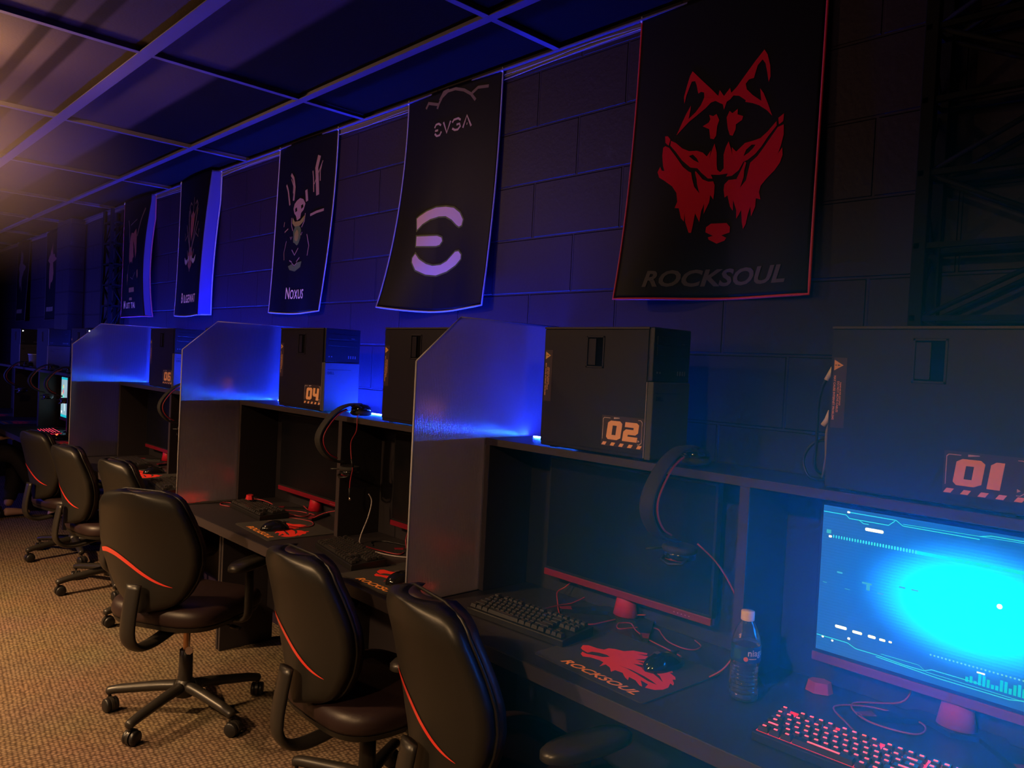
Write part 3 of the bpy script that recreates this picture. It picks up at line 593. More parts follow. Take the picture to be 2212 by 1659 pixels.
sdec('picture_bar_chart',L,BAR)
L=[]
for k in range(46): L.append(rbox_loop(-.05+k*.0074,-.0465+k*.0074,.1555,.159,.001,2))
sdec('picture_dots',L,emi('screen_dots',(.1,.8,1.),1.35))
# pale desktop on the far screen
def sd8(name,loops,m): return decal(name,fill_mesh(loops),lambda a,b:(a,yS,b),m,m8)
sd8('picture_bars',[[(-.297,.42),(.297,.42),(.297,.439),(-.297,.439)],[(-.297,.097),(.297,.097),(.297,.118),(-.297,.118)]],emi('screen_teal',(.01,.5,.6),1.))
sd8('picture_icons_green',[rbox_loop(-.28,-.262,.335+.0*k,.36,.004) for k in (0,)]+[rbox_loop(-.24,-.215,.26,.285,.004)],emi('screen_green',(.05,.85,.5),1.2))
sd8('picture_icons_red',[rbox_loop(-.24,-.215,.30,.33,.004)],emi('screen_red',(.9,.15,.15),1.1))
sd8('picture_icons_yellow',[rbox_loop(-.24,-.215,.345,.375,.004),rbox_loop(-.28,-.262,.285,.31,.004)],emi('screen_yellow',(.85,.7,.25),1.1))
sd8('picture_icons_white',[rbox_loop(-.19,-.17,.15,.26,.004),rbox_loop(-.285,-.25,.13,.15,.004)],emi('screen_pale',(.8,.9,.9),1.1))
# ------------------------------------------------------------------ keyboards
U=.0189
ROWS=[(0,[('k',1),('g',1)]+[('k',1)]*4+[('g',.5)]+[('k',1)]*4+[('g',.5)]+[('k',1)]*4+[('g',.25)]+[('k',1)]*3),
      (1.25,[('k',1)]*13+[('k',2),('g',.25)]+[('k',1)]*3),
      (2.25,[('k',1.5)]+[('k',1)]*12+[('k',1.5),('g',.25)]+[('k',1)]*3),
      (3.25,[('k',1.75)]+[('k',1)]*11+[('k',2.25)]),
      (4.25,[('k',2.25)]+[('k',1)]*10+[('k',2.75),('g',1.25),('k',1)]),
      (5.25,[('k',1.25)]*3+[('k',6.25)]+[('k',1.25)]*4+[('g',.25)]+[('k',1)]*3)]
KC={}
def key_mb(w,mb=None,ox=0,oy=0,oz=0,leg=True):
    mb=mb or MB(); a=w*U/2-.0008; b=U/2-.0008; ta=a-.0024; tb=b-.0028; h=.0095
    vs=[(-a,-b,0),(a,-b,0),(a,b,0),(-a,b,0),(-ta,-tb+.0006,h),(ta,-tb+.0006,h),(ta,tb+.0012,h+.0006),(-ta,tb+.0012,h+.0006)]
    vs=[(x+ox,y+oy,z+oz) for x,y,z in vs]
    mb.add(vs,[(3,2,1,0),(4,5,6,7),(0,1,5,4),(1,2,6,5),(2,3,7,6),(3,0,4,7)],0)
    if leg:
        lw=min(.0036,ta*.6) if w<2 else ta*.55; z=h+.0007
        mb.add([(ox-lw,oy-.0014,oz+z),(ox+lw,oy-.0014,oz+z),(ox+lw,oy+.0026,oz+z+.0003),(ox-lw,oy+.0026,oz+z+.0003)],[(0,1,2,3)],1)
    return mb
def keyboard(x,y,rz,lab,lit=False,individual=True,zz=.7405):
    t=thing('keyboard',lab,'keyboard',(x,y,zz),R(rz),'mechanical keyboards on the desks')
    Mt=Matrix.Rotation(R(3.5),4,'X')
    W2,D2=.181,.067
    prof=[(-D2,.001),(D2,.001),(D2,.028),(D2-.004,.030),(-D2+.003,.0205),(-D2,.018)]
    vs=[(-W2,a,b) for a,b in prof]+[(W2,a,b) for a,b in prof]; n=len(prof)
    MB().add(vs,[tuple(range(n)),tuple(range(2*n-1,n-1,-1))]+[(i,(i+1)%n,n+(i+1)%n,n+i) for i in range(n)]).build('case',BLK,t,bevel=.0015)
    slope=(.030-.0205)/(2*D2-.007)
    zat=lambda yy:.0208+slope*(yy+D2-.003)
    if lit:
        MB().add([(-W2+.006,-D2+.006,zat(-D2+.006)+.0006),(W2-.006,-D2+.006,zat(-D2+.006)+.0006),(W2-.006,D2-.006,zat(D2-.006)+.0006),(-W2+.006,D2-.006,zat(D2-.006)+.0006)],[(0,1,2,3)]).build('backlight',KEY_GLOW,t,fixn=False)
    mats=[KEY,KEY_LEG_ON if lit else KEY_LEG_OFF]
    allk=MB()
    for ry,row in ROWS:
        cx=-18.25/2*U
        for k,w in row:
            if k=='g': cx+=w*U; continue
            px=cx+w*U/2; py=D2-.012-(ry+.5)*U; pz=zat(py)+.002; cx+=w*U
            if individual:
                key=(w,lit)
                if key not in KC:
                    o=key_mb(w).build('keycap',mats,None); KC[key]=o.data; bpy.data.objects.remove(o)
                o=bpy.data.objects.new('keycap',KC[key]); COL.objects.link(o); o.parent=t; o.location=(px,py,pz); o.rotation_euler=(R(4),0,0)
            else: key_mb(w,allk,px,py,pz)
    if not individual: tag(allk.build('keycaps',mats,t),None,None,None,'stuff')
    return t
R=math.radians
k1=keyboard(-.583,-.487,2.5,'black keyboard with glowing red keys at the right edge, in front of the cyan screen',True)
k2=keyboard(-1.520,-.445,3.5,'unlit black keyboard beside the red wolf mat at station 02')
k3=keyboard(-2.43,-.465,-10,'unlit black keyboard on the desk left of the nearest clear partition')
k4=keyboard(-3.34,-.385,-4,'unlit black keyboard at station 04 with a red puck on its corner',individual=False)
k5=keyboard(-4.13,-.505,-8,'unlit black keyboard just left of the middle clear partition',individual=False)
k6=keyboard(-5.02,-.40,-6,'unlit black keyboard at station 06, just right of the farthest partition',individual=False)
k8=keyboard(-6.93,-.43,-4,'small keyboard glowing red in front of the pale screen, past the farthest partition',True,individual=False)
# cords in desk coordinates, drawn relative to their keyboard
def wcord(name,pts,r,m,parent,k=6):
    P=[]; inv=(Matrix.Translation(parent.location)@Matrix.Rotation(parent.rotation_euler[2],4,'Z')).inverted()
    for p in pts: P.append(tuple(inv@Vector(p)))
    return cord(name,P,r,m,parent,k)
z=.7435
wcord('cord',[(-1.53,-.380,.765),(-1.56,-.33,.755),(-1.585,-.24,z),(-1.578,-.19,z),(-1.576,-.12,.760),(-1.595,-.06-.09,.79),(-1.60,-.15,.80)],.0022,RED_CORD,k2)
zc=.7445
A=[(-1.61,-.16,.80),(-1.635,-.165,.775),(-1.645,-.19,.76),(-1.60,-.235,zc),(-1.55,-.285,zc),(-1.50,-.325,zc),(-1.445,-.330,zc),(-1.408,-.30,zc),(-1.400,-.25,zc),(-1.395,-.20,zc),(-1.375,-.17,zc+.01),(-1.33,-.15,zc+.02)]
wcord('cord_loop',A,.0022,RED_CORD,k2)
wcord('cord',[(-.60,-.42,.765),(-.66,-.34,.747),(-.72,-.27,.745),(-.66,-.2,.745),(-.56,-.2,.746),(-.55,-.27,.747),(-.64,-.29,.748),(-.70,-.22,.746),(-.62,-.16,.76),(-.6,-.15,.8)],.0022,RED_CORD,k1)
wcord('cord',[(-3.29,-.32,.768),(-3.30,-.28,.75),(-3.26,-.22,z),(-3.16,-.20,z),(-3.10,-.23,z),(-3.06,-.26,z+.01),(-2.98,-.24,.79),(-2.86,-.19,.82),(-2.78,-.17,.84)],.0024,RED_CORD,k4)
wcord('cord_loop',[(-3.46,-.39,.785),(-3.40,-.36,.79),(-3.34,-.34,.785),(-3.27,-.33,.772),(-3.2,-.3,.75),(-3.15,-.26,z),(-3.2,-.2,z),(-3.3,-.18,.76)],.0024,RED_CORD,k4)
wcord('cord',[(-3.52,-.44,z),(-3.58,-.46,z),(-3.63,-.43,z),(-3.60,-.40,z),(-3.52,-.40,z)],.0022,RED_CORD,k4)
wcord('cord',[(-2.44,-.39,.768),(-2.42,-.33,.748),(-2.36,-.29,z),(-2.42,-.22,z),(-2.45,-.2,.77),(-2.43,-.2,.82)],.0022,RED_CORD,k3)
for k,(P,lab,m) in enumerate((([(-2.62,-.27,.93),(-2.61,-.26,.90),(-2.60,-.28,.84),(-2.60,-.31,.77),(-2.57,-.33,.7435),(-2.47,-.35,.7435),(-2.36,-.33,.7435),(-2.30,-.28,.7435),(-2.32,-.23,.75),(-2.36,-.18,.78)],'thin grey cable looping across the desk left of the nearest clear partition',mat('grey_cable2',(.3,.26,.26),.35)),
      ([(-2.53,-.30,.7435),(-2.58,-.27,.7435),(-2.56,-.22,.7435),(-2.45,-.19,.7435),(-2.36,-.2,.7435),(-2.3,-.18,.76)],'black cable coiled on the desk below the dark monitor left of the nearest partition',BLK))):
    tag(cord('loose_cable',P,.0028,m),lab,'cable','cables on the second desk')

# ------------------------------------------------------------------ mouse pads
def pad(x,y,rz,lab,local=True):
    t=thing('mouse_pad',lab,'mouse pad',(x,y,.7405),R(rz),'mouse pads with a red wolf head')
    prism(MB(),rbox_loop(-.18,.18,-.15,.15,.012),0,.0028).build('mat',PAD,t)
    return t
PC=(-1.170,-.447)
ang=R(-3.); ca,sa=math.cos(-ang),math.sin(-ang)
def tol(p): a,b=p[0]-PC[0],p[1]-PC[1]; return (a*ca-b*sa, a*sa+b*ca)
WL=[tol(p) for p in D['M']['wolf']]; WH_=[tol(p) for p in D['M']['hole']]
wolf_me=fill_mesh([WL,WH_])
txt=text_mesh('ROCKSOUL',.036,.35,.0009,spacing=1.0,sx=1.28)
p1=pad(PC[0],PC[1],-3,'mouse pad with a red wolf head in front of station 02, nearest of its kind')
decal('wolf_print',wolf_me,lambda a,b:(a,b,.0032),RED_PRINT,p1)
decal('word_print',txt,lambda a,b:(-.10+a*.98,-.132+b,.0033),[GOLD_PRINT],p1)
pads=[(-2.075,-.470,0,'mouse pad with a red wolf head partly behind the nearest clear partition'),
      (-2.975,-.437,-4,'mouse pad with a red wolf head at station 04'),
      (-3.84,-.50,-4,'mouse pad blurred behind the middle clear partition, left of station 04'),
      (-4.67,-.44,0,'mouse pad with red print at station 06'),
      (-6.32,-.44,0,'mouse pad seen through the farthest clear partition'),
      (-8.08,-.40,0,'mouse pad with red print at the left, below the headset past the pale screen'),
      (-8.90,-.42,0,'mouse pad with red print cut off by the left edge')]
for x,y,r,lab in pads:
    c=copy_tree(p1); c.location=(x,y,.7405); c.rotation_euler=(0,0,R(r)); c['label']=lab

# ------------------------------------------------------------------ mice
def mouse(x,y,rz,lab,z0=.7405+.0028,glow=None,cordp=None):
    t=thing('mouse',lab,'mouse',(x,y,z0),R(rz),'black computer mice')
    n=16; m=18; vs=[];fs=[]
    for i in range(m+1):
        u=i/m; yy=-.061+.122*u
        e=max(0,1-(2*u-1)**2)**.42; w=.033*e*(1-.1*math.exp(-((u-.5)/.18)**2)); h=(.039*math.sin(PI*min(1,u*.72+.14))**1.1)*max(0,1-(2*u-1)**8)**.5
        for j in range(n+1):
            a=PI*j/n; vs.append((w*math.cos(a)*(1.0), yy, .0008+h*math.sin(a)**.75))
    for i in range(m):
        for j in range(n): k=i*(n+1)+j; fs.append((k,k+1,k+n+2,k+n+1))
    mb=MB().add(vs,fs,0,True)
    b=mb.build('shell',BLK_GLOSS,t)
    MB().lathe([(.004,-.0035),(.0105,-.0035),(.0105,.0035),(.004,.0035)],14,M=Matrix.Translation((0,.035,.0265))@Matrix.Rotation(PI/2,4,'Y')).build('scroll_wheel',BLK_SOFT,t)
    MB().box(-.0006,.0006,.018,.058,.030,.0335).build('button_seam',BLK_SOFT,t)
    MB().add([(-.008,-.030,.0402),(.008,-.030,.0402),(.006,-.014,.0412),(-.006,-.014,.0412)],[(0,1,2,3)]).build('badge',glow or KEY_LEG_OFF,t)
    if cordp: wcord('cord',cordp,.002,RED_CORD,t)
    return t
zz=.7455
mouse(-1.095,-.395,-8,'glossy black mouse on the red wolf pad at station 02',cordp=[(-1.09,-.335,.757),(-1.10,-.31,.75),(-1.16,-.285,zz),(-1.24,-.265,zz),(-1.30,-.235,zz),(-1.345,-.20,zz),(-1.365,-.23,zz),(-1.335,-.265,zz),(-1.31,-.21,zz),(-1.275,-.17,.7435),(-1.235,-.20,.7435),(-1.19,-.235,zz),(-1.14,-.245,zz),(-1.115,-.225,.7435),(-1.12,-.185,.7435),(-1.155,-.16,.7435)])
mouse(-2.05,-.50,-8,'black mouse at the edge of the nearest clear partition, on a red wolf pad',cordp=[(-2.04,-.44,.757),(-2.08,-.38,.747),(-2.16,-.30,.7435),(-2.22,-.24,.7435),(-2.26,-.18,.78)])
mouse(-2.965,-.492,-14,'black mouse on the red wolf pad at station 04',cordp=[(-2.95,-.435,.757),(-2.94,-.39,.748),(-2.95,-.33,zz),(-3.02,-.29,zz),(-3.10,-.30,.7435),(-3.17,-.33,.7435)])
mouse(-4.66,-.40,-5,'black mouse on the red pad at station 06',cordp=[(-4.65,-.34,.757),(-4.67,-.28,.745),(-4.76,-.24,.7435),(-4.85,-.2,.76)])
GLOWM=mat('mouse_glow',(.3,.02,.01),.5,emis=(1,.12,.03),es=14.)
mouse(-6.60,-.43,-5,'black mouse with a glowing red badge, past the farthest partition',z0=.7405,glow=GLOWM)
# red pucks the cords run through
def puck(x,y,z,rz,lab,s=1.):
    t=thing('cable_puck',lab,'cable puck',(x,y,z),R(rz),'red cable pucks')
    lp=[(.026*s*math.cos(PI/3*i+.2),.019*s*math.sin(PI/3*i+.2)) for i in range(6)]
    prism(MB(),lp,0,.020*s,taper=.18).build('shell',mat('red_gloss',(.6,.03,.04),.22,coat=.5),t,bevel=.003,seg=3)
    return t
puck(-.785,-.205,.7408,20,'red faceted puck on the desk left of the glowing red keyboard',1.25)
puck(-3.435,-.385,.7875,-10,'red puck lying on the corner of the keyboard at station 04')

# ------------------------------------------------------------------ headsets
def headset(x,lab,cordpts=None,glow=False,rz=0.):
    t=thing('headset',lab,'headset',(x,-.339,1.236),R(rz),'headsets hooked over the shelf edge')
    arc=[(0,.040,.050),(0,-.02,.046),(0,-.075,.018),(0,-.120,-.028),(0,-.143,-.072),(0,-.138,-.112),(0,-.108,-.150),(0,-.065,-.172),(0,-.02,-.182)]
    MB().tube(spline(arc,5),.0055,10,sx=4.).build('headband',BLK_SOFT,t)
    inner=[(0,-.022,.030),(0,-.065,.008),(0,-.103,-.035),(0,-.122,-.074),(0,-.117,-.110),(0,-.092,-.142),(0,-.058,-.160)]
    MB().tube(spline(inner,5),.0028,8,sx=3.6).build('inner_strap',BLK_SOFT,t)
    MB().tube([Vector(p)+Vector((.0225,-.009,0)) for p in spline(inner,5)],.0027,8).build('red_piping',RED_CORD,t)
    for (cy,cz,up) in ((.045,.006,1),(.005,-.196,-1)):
        # ear cup: cushion + shell, oval, lying flat
        Mx=Matrix.Translation((0,cy,cz))@Matrix.Diagonal((1.,.88,up,1))
        cu=MB().lathe([(.020,.0015),(.036,.000),(.045,.004),(.047,.011),(.043,.018),(.038,.021)],26,M=Mx).build('ear_cushion',BLK_SOFT,t)
        sh=MB().lathe([(.041,.019),(.0435,.024),(.041,.033),(.030,.041),(.014,.044),(.004,.0445)],26,M=Mx).build('ear_shell',BLK_GLOSS,t)
        MB().tube([(-.026,cy-.022,cz+up*.036),(0,cy-.036,cz+up*.034),(.026,cy-.022,cz+up*.036)],.0028,6).build('red_accent',GLOWM if glow and up>0 else RED,sh)
        MB().tube([(-.034,cy,cz+up*.022),(-.030,cy-.034,cz+up*.040),(0,cy-.046,cz+up*.044),(.030,cy-.034,cz+up*.040),(.034,cy,cz+up*.022)],.004,8).build('yoke',BLK,t)
    MB().tube([(-.02,.035,-.20),(-.055,.0,-.215),(-.07,-.04,-.215)],.0032,6).build('microphone_arm',BLK,t)
    if cordpts:
        c=cord('cord',cordpts[0],.0022,RED_CORD,t)
        for P,nm,m in cordpts[1:]: MB().tube(P,.0048,8).build(nm,m,c)
    return t
headset(-1.105,'headset hooked over the shelf edge beside the computer marked 02',([(.035,.03,-.19),(.09,.05,-.24),(.14,.06,-.32),(.165,.04,-.40),(.15,0,-.46),(.12,-.02,-.49)],))
headset(-2.665,'headset hooked over the shelf edge at station 04, its cord and plug hanging down',([(.03,.02,.01),(.055,-.005,.004),(.06,-.010,-.05),(.025,-.010,-.10),(.035,-.010,-.17),(.045,-.010,-.20),(.032,-.010,-.25),(.030,-.010,-.285)],([(.036,-.01,-.165),(.044,-.01,-.195)],'inline_clip',BLK),([(.030,-.010,-.28),(.034,-.010,-.315)],'plug_body',BLK),([(.034,-.010,-.315),(.036,-.010,-.328)],'plug_tip',CHROME)))
headset(-4.38,'headset hooked over the shelf edge at station 06')
headset(-6.88,'headset hooked over the shelf edge nearest the pale screen')
headset(-7.42,'second headset from the pale screen, hooked over the far shelf edge',glow=False)
headset(-8.36,'headset hooked over the shelf edge, farthest left')
for x,lab in ((-7.83,'small red light glowing on the shelf in front of the block pilaster'),(-9.62,'small red light glowing on the shelf at the left edge')):
    t=thing('indicator_light',lab,'light',(x+.02,-.17,1.2355),0,'small red lights on the far shelf')
    MB().lathe([(.012,0),(.014,.004),(.009,.012),(.003,.015)],12).build('lens',mat('red_lens',(.5,0,0),.3,emis=(1,.05,.08),es=22.),t)
# clear cup on the far shelf
t=thing('plastic_cup','clear plastic cup on the shelf left of the block pilaster','cup',(-8.38,-.25,1.2355))
MB().lathe([(.030,.0),(.031,.004),(.045,.118),(.046,.12),(.0435,.118),(.0295,.005),(.001,.004)],24,cap=False).build('wall',mat('clear_cup',(.85,.85,.9),.12,trans=.85,ior=1.3),t)
MB().lathe([(.0455,.1175),(.0475,.1195),(.0475,.1215),(.0455,.1225)],24,cap=False).build('rim',WHITE_PL,t)

# ------------------------------------------------------------------ water bottle
t=thing('water_bottle','clear water bottle with a white cap standing on the desk at station 01','bottle',(-.878,-.388,.7405))
def bprof(off=0.):
    P=[(.012,.004),(.024,.0),(.0300,.002),(.0325,.008),(.0325,.014)]
    z=.014
    while z<.082:
        s=1-.14*math.sin(PI*(z-.014)/.07)
        for dz,dr in ((.0016,-.0000),(.0036,-.0018),(.0060,-.0018),(.0078,0)): P.append(((.0325+dr)*(1-.0*s)- .0030*math.sin(PI*(z-.014)/.07),z+dz))
        z+=.0088
    P+=[(.0322,.086),(.0325,.090),(.0325,.126),(.0322,.132),(.0295,.146),(.0240,.160),(.0175,.172),(.0135,.179),(.0128,.183)]
    return [(max(.001,r-off),z) for r,z in P]
outer=bprof(); inner=[(r,z+(.0008 if i<3 else 0)) for i,(r,z) in enumerate(bprof(.0007))][::-1]
PET=mat('bottle_plastic',(.97,.98,1.),.04,trans=.98,ior=1.45)
add_bump(PET,70,.35,.0015)
MB().lathe(outer+inner,48,cap=False).build('body',PET,t)
wp=[(r,z) for r,z in bprof(.0010) if z<.130]; wp=[(.001,wp[0][1]+.001)]+[(wp[0][0],wp[0][1]+.001)]+wp[1:]+[(.0312,.131),(.001,.131)]
MB().lathe(wp,48,cap=False).build('water',mat('water',(.96,.98,1.),.0,trans=1.,ior=1.33),t)
MB().lathe([(.0150,.1835),(.0150,.199),(.0142,.2005),(.001,.2008)],40).build('cap',WHITE_PL,t)
MB().lathe([(.0144,.1800),(.0150,.1810),(.0150,.1825),(.0144,.183)],32,cap=False).build('neck_ring',WHITE_PL,t)
lab=MB().lathe([(.03275,.091),(.0329,.0915),(.0329,.1265),(.03275,.127)],64,cap=False).build('label',mat('label_blue',(.012,.06,.22),.4),t)
rL=.0331; a0=R(-61.5)
def wrap(a,b): th=a0+a/rL; return (rL*math.cos(th),rL*math.sin(th),b)
decal('label_word',text_mesh('niagara',.021,0,.0002),lambda a,b:wrap(a+.004,b+.1075),WHITE_PL,lab,.004)
decal('label_disc',fill_mesh([[(.0052*math.cos(q*PI/8),.0052*math.sin(q*PI/8)) for q in range(16)]]),lambda a,b:wrap(a+.001,b+.1000),mat('label_orange',(.8,.2,.05),.5),lab,.003)
decal('label_green',fill_mesh([rbox_loop(-.028,-.010,.098,.120,.004)]),lambda a,b:wrap(a,b),mat('label_green',(.02,.11,.07),.5),lab,.003)
decal('label_line',fill_mesh([rbox_loop(.008,.026,.1000,.1018,.0005)]),lambda a,b:wrap(a,b),WHITE_PL,lab,.003)

# ------------------------------------------------------------------ banners
BH=.90
def banner(X0,W,lab,F,hemm,fold_lit_from=None,nu=44,nv=60,tops=True):
    t=thing('wall_banner',lab,'banner',(X0,0,H_CEIL),0,'printed cloth banners along the wall')
    vs=[];fs=[];mi=[]
    for j in range(nv+1):
        for i in range(nu+1): vs.append(F(W*i/nu,BH*j/nv,0))
    mb=MB(); 
    for j in range(nv):
        for i in range(nu):
            k=j*(nu+1)+i; fs.append((k,k+1,k+nu+2,k+nu+1))
    mb.add(vs,fs,0,True)
    if fold_lit_from is not None:
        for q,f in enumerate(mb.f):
            if (q%nu+.5)/nu*W>fold_lit_from: mb.m[q]=1
    c=mb.build('cloth',[CLOTH,CLOTH_FOLD_LIT],t,fixn=False)
    so=c.modifiers.new('thick','SOLIDIFY'); so.thickness=.0012; so.offset=0
    P=[F(0,BH*j/30,.0) for j in range(31)]+[F(W*i/20,BH,.0) for i in range(1,21)]+[F(W,BH*(30-j)/30,.0) for j in range(1,31)]
    MB().tube(P,.0028,6,sx=1.6).build('hem',hemm,t,fixn=False)
    for s in (0,W):
        p=F(s,.004,0); MB().tube([(p[0],p[1],p[2]+.012),(p[0],p[1]-.003,p[2]-.006)],.004,6).build('pin',WHITE_PL,t)
    return t
def FF(W,bulge,fold=None,flare=(0,0),wave=.0,sag=0.):
    def F(s,tt,off=0.):
        v=tt/BH; u=s/W
        yb=-(.012+bulge(u,v)); x=s+flare[0]*(1-u)*v*v+flare[1]*u*v*v; z=-tt-sag*math.sin(PI*u)*(v**4)
        if fold and s>fold[0]:
            q=(s-fold[0])/(W-fold[0]); d=(W-fold[0])*fold[1]
            x0=fold[0]+flare[0]*(1-fold[0]/W)*v*v+flare[1]*(fold[0]/W)*v*v
            yb0=-(.012+bulge(fold[0]/W,v)); x=x0+(W-fold[0])*.35*q; yb=min(-.006, yb0+d*q)
        yb+=wave*v*v*math.sin(u*9+v*3)
        return (x,yb-off,z)
    return F
DW=D['W']; DE=D['E']; DS=D['S']
# wolf banner
W0=.612
F0=FF(W0,lambda u,v:.012*math.sin(PI*u)+.05*(v**2.4)*max(0,1-u*1.7)+.012*v*math.sin(6*u+1)*(v>.0),flare=(-.012,.0),wave=.007,sag=.004)
b0=banner(-1.567,W0,'black banner with a big red wolf head and red edging, nearest the camera',F0,hem('hem_red',(.75,.03,.05)))
fw=lambda a,b:F0(a,b,.0022)
parts=[]
for k in ('ears','brl','brr','tl','tr','cl','cr','nose'): parts.append(fill_mesh([DW[k]]))
parts.append(fill_mesh([DW['muz'],DW['ehl'],DW['ehr']]))
decal('wolf_head_print',join_me(parts),fw,RED_BANNER,b0,.02)
decal('word_print',text_mesh('ROCKSOUL',.066,.22,.002,sx=1.26),lambda a,b:F0(.102+a,.862-b+.0*a,.0022),mat('dark_print',(.06,.05,.055),.55),b0,.02)
# banner with the big letter
W1=.606
F1=FF(W1,lambda u,v:.012*math.sin(PI*u)+.085*(v**2.2)*max(0,1-u*2.2)+.02*(v**3)*max(0,u-.7)*3,flare=(-.06,-.035),wave=.006,sag=.02)
b1=banner(-2.83,W1,'black banner with a large round white letter E and EVGA above it',F1,hem('hem_white',(.45,.4,.5)))
fe=lambda a,b:F1(a,b,.0022); fe0=lambda a,b:F1(a,b,.0016)
WPR=mat('white_print',(.90,.62,.34),.7,spec=.2); GPR=mat('glow_print',(.10,.14,.02),.6)
decal('letter_outline',join_me([fill_mesh([DE[k]],.006) for k in ('e1','e2','e3')]),fe0,GPR,b1,.02)
decal('letter_print',join_me([fill_mesh([DE[k]]) for k in ('e1','e2','e3')]),fe,WPR,b1,.02)
decal('word_print',join_me([fill_mesh(stroke_loops([tuple(p) for p in P],.0085)) for P in DS['l']]),fe,mat('word_grey_print',(.55,.38,.28),.6),b1,.02)
decal('spiral_print',join_me([fill_mesh(stroke_loops([(p[0],max(.012,p[1])) for p in P],.012)) for P in DS['d']]),fe0,mat('spiral_grey_print',(.16,.10,.07),.6),b1,.02)
# three banners farther along with invented creature shapes in the printed colours
def blobs(seed,cx,cy,n,rx,ry,amp=.35):
    rr=random.Random(seed); P=[]
    for i in range(n):
        a=2*PI*i/n; k=1+amp*rr.uniform(-1,1); P.append((cx+rx*k*math.cos(a),cy+ry*k*math.sin(a)))
    return P
def mirror(P,cx): return [(2*cx-x,y) for x,y in P][::-1]
W2_=.61
F2=FF(W2_,lambda u,v:.014*math.sin(PI*u)+.03*v*max(0,.35-u)*2+.03*(v**2)*max(0,u-.6),flare=(-.02,-.09),wave=.006,sag=.01)
b2=banner(-4.03,W2_,'black banner with NOXUS in white and a green-bellied beast emblem',F2,hem('hem_white',(.45,.4,.5)))
f2=lambda a,b:F2(a,b,.0022); f2b=lambda a,b:F2(a,b,.0030)
BONE=mat('bone_print',(.32,.18,.13),.6); GRN=mat('green_print',(.09,.13,.025),.6); YEL=mat('yellow_green_print',(.25,.2,.03),.6)
[decal('beast_line_print',fill_mesh(stroke_loops(P,w)),f2,BONE,b2,.02) for P,w in (
    ([(.17,.33),(.14,.25),(.115,.215)],.014),([(.21,.31),(.215,.24),(.195,.19),(.165,.165)],.018),([(.36,.33),(.345,.27)],.022),([(.46,.31),(.445,.22),(.435,.17),(.455,.11)],.028),
    ([(.40,.405),(.46,.395),(.53,.39)],.013),([(.115,.44),(.12,.415)],.006),([(.20,.50),(.21,.515),(.22,.50)],.005),([(.31,.49),(.32,.50),(.33,.485)],.005),([(.23,.57),(.265,.60),(.30,.565)],.006),([(.21,.625),(.24,.635)],.006),([(.29,.635),(.32,.615)],.006),([(.42,.29),(.41,.22),(.40,.18)],.008),([(.475,.24),(.47,.19),(.48,.16)],.007),([(.42,.25),(.49,.14)],.006),([(.17,.19),(.20,.23),(.20,.27)],.007),([(.16,.52),(.14,.58),(.15,.62)],.005),([(.38,.50),(.41,.56),(.40,.61)],.006),([(.225,.47),(.205,.44),(.20,.40)],.006),([(.32,.46),(.345,.43),(.35,.39)],.006),([(.24,.64),(.27,.655),(.30,.64)],.005),([(.13,.47),(.17,.455)],.006))]
decal('beast_skull_print',fill_mesh([[(.225,.33),(.25,.315),(.285,.305),(.32,.315),(.345,.34),(.33,.37),(.305,.385),(.30,.41),(.265,.42),(.25,.395),(.23,.38),(.215,.355)],[(.235,.355),(.255,.35),(.26,.37),(.24,.375)],[(.30,.345),(.32,.34),(.325,.355),(.305,.365)]]),f2,BONE,b2,.02)
decal('beast_jaw_print',fill_mesh([[(.215,.40),(.245,.425),(.30,.425),(.345,.40),(.34,.43),(.30,.45),(.245,.45),(.215,.43)]]),f2b,YEL,b2,.02)
decal('beast_belly_print',fill_mesh([blobs(3,.275,.495,18,.042,.055,.12)]),f2,GRN,b2,.02)
decal('beast_core_print',fill_mesh([blobs(4,.275,.50,14,.022,.032,.12)]),f2b,YEL,b2,.02)
decal('ribbon_print',fill_mesh([[(.20,.655),(.24,.645),(.27,.66),(.30,.64),(.345,.635),(.335,.665),(.28,.685),(.22,.675)]]),f2,GRN,b2,.02)
decal('word_print',text_mesh('N',.085,0,.0008,sx=.75),lambda a,b:F2(.195+a,.825-b,.0022),WPR,b2,.02)
decal('word_print',text_mesh('OXUS',.066,0,.0008,sx=.80,spacing=1.12),lambda a,b:F2(.245+a,.825-b,.0022),WPR,b2,.02)

W3=.66
F3=FF(W3,lambda u,v:.02+.02*math.sin(PI*u)+.05*math.sin(PI*min(1,v*.62+.1))*min(1,u*1.25)**2,fold=(.57,.75),flare=(-.04,-.07),wave=.004,sag=.01)
b3=banner(-5.42,W3,'black banner with BILGEWAT in white and a tusked beast emblem, its right side folded back',F3,hem('hem_white',(.45,.4,.5)),fold_lit_from=.575)
f3=lambda a,b:F3(a,b,.0022); f3b=lambda a,b:F3(a,b,.0030)
BR=mat('brown_print',(.12,.075,.06),.6); RB=mat('rust_print',(.22,.06,.04),.6); TUSK=mat('tusk_print',(.34,.28,.24),.6)
L=[]
for sg in (1,-1):
    for P,w in (([(0,.62),(.02,.54),(.03,.46),(.085,.38),(.125,.31)],.012),([(.012,.50),(.04,.42),(.075,.30),(.09,.22)],.016),([(0,.24),(.03,.28),(.055,.24),(.085,.20),(.06,.17),(.035,.19)],.012),([(.09,.38),(.15,.41),(.155,.36)],.009),([(.03,.56),(.075,.48)],.012)):
        L.append(fill_mesh(stroke_loops([(.33+sg*x,y) for x,y in P],w)))
L.append(fill_mesh(stroke_loops([(.33,.14),(.335,.24)],.008)))
decal('beast_mane_print',join_me(L),f3,BR,b3,.02)
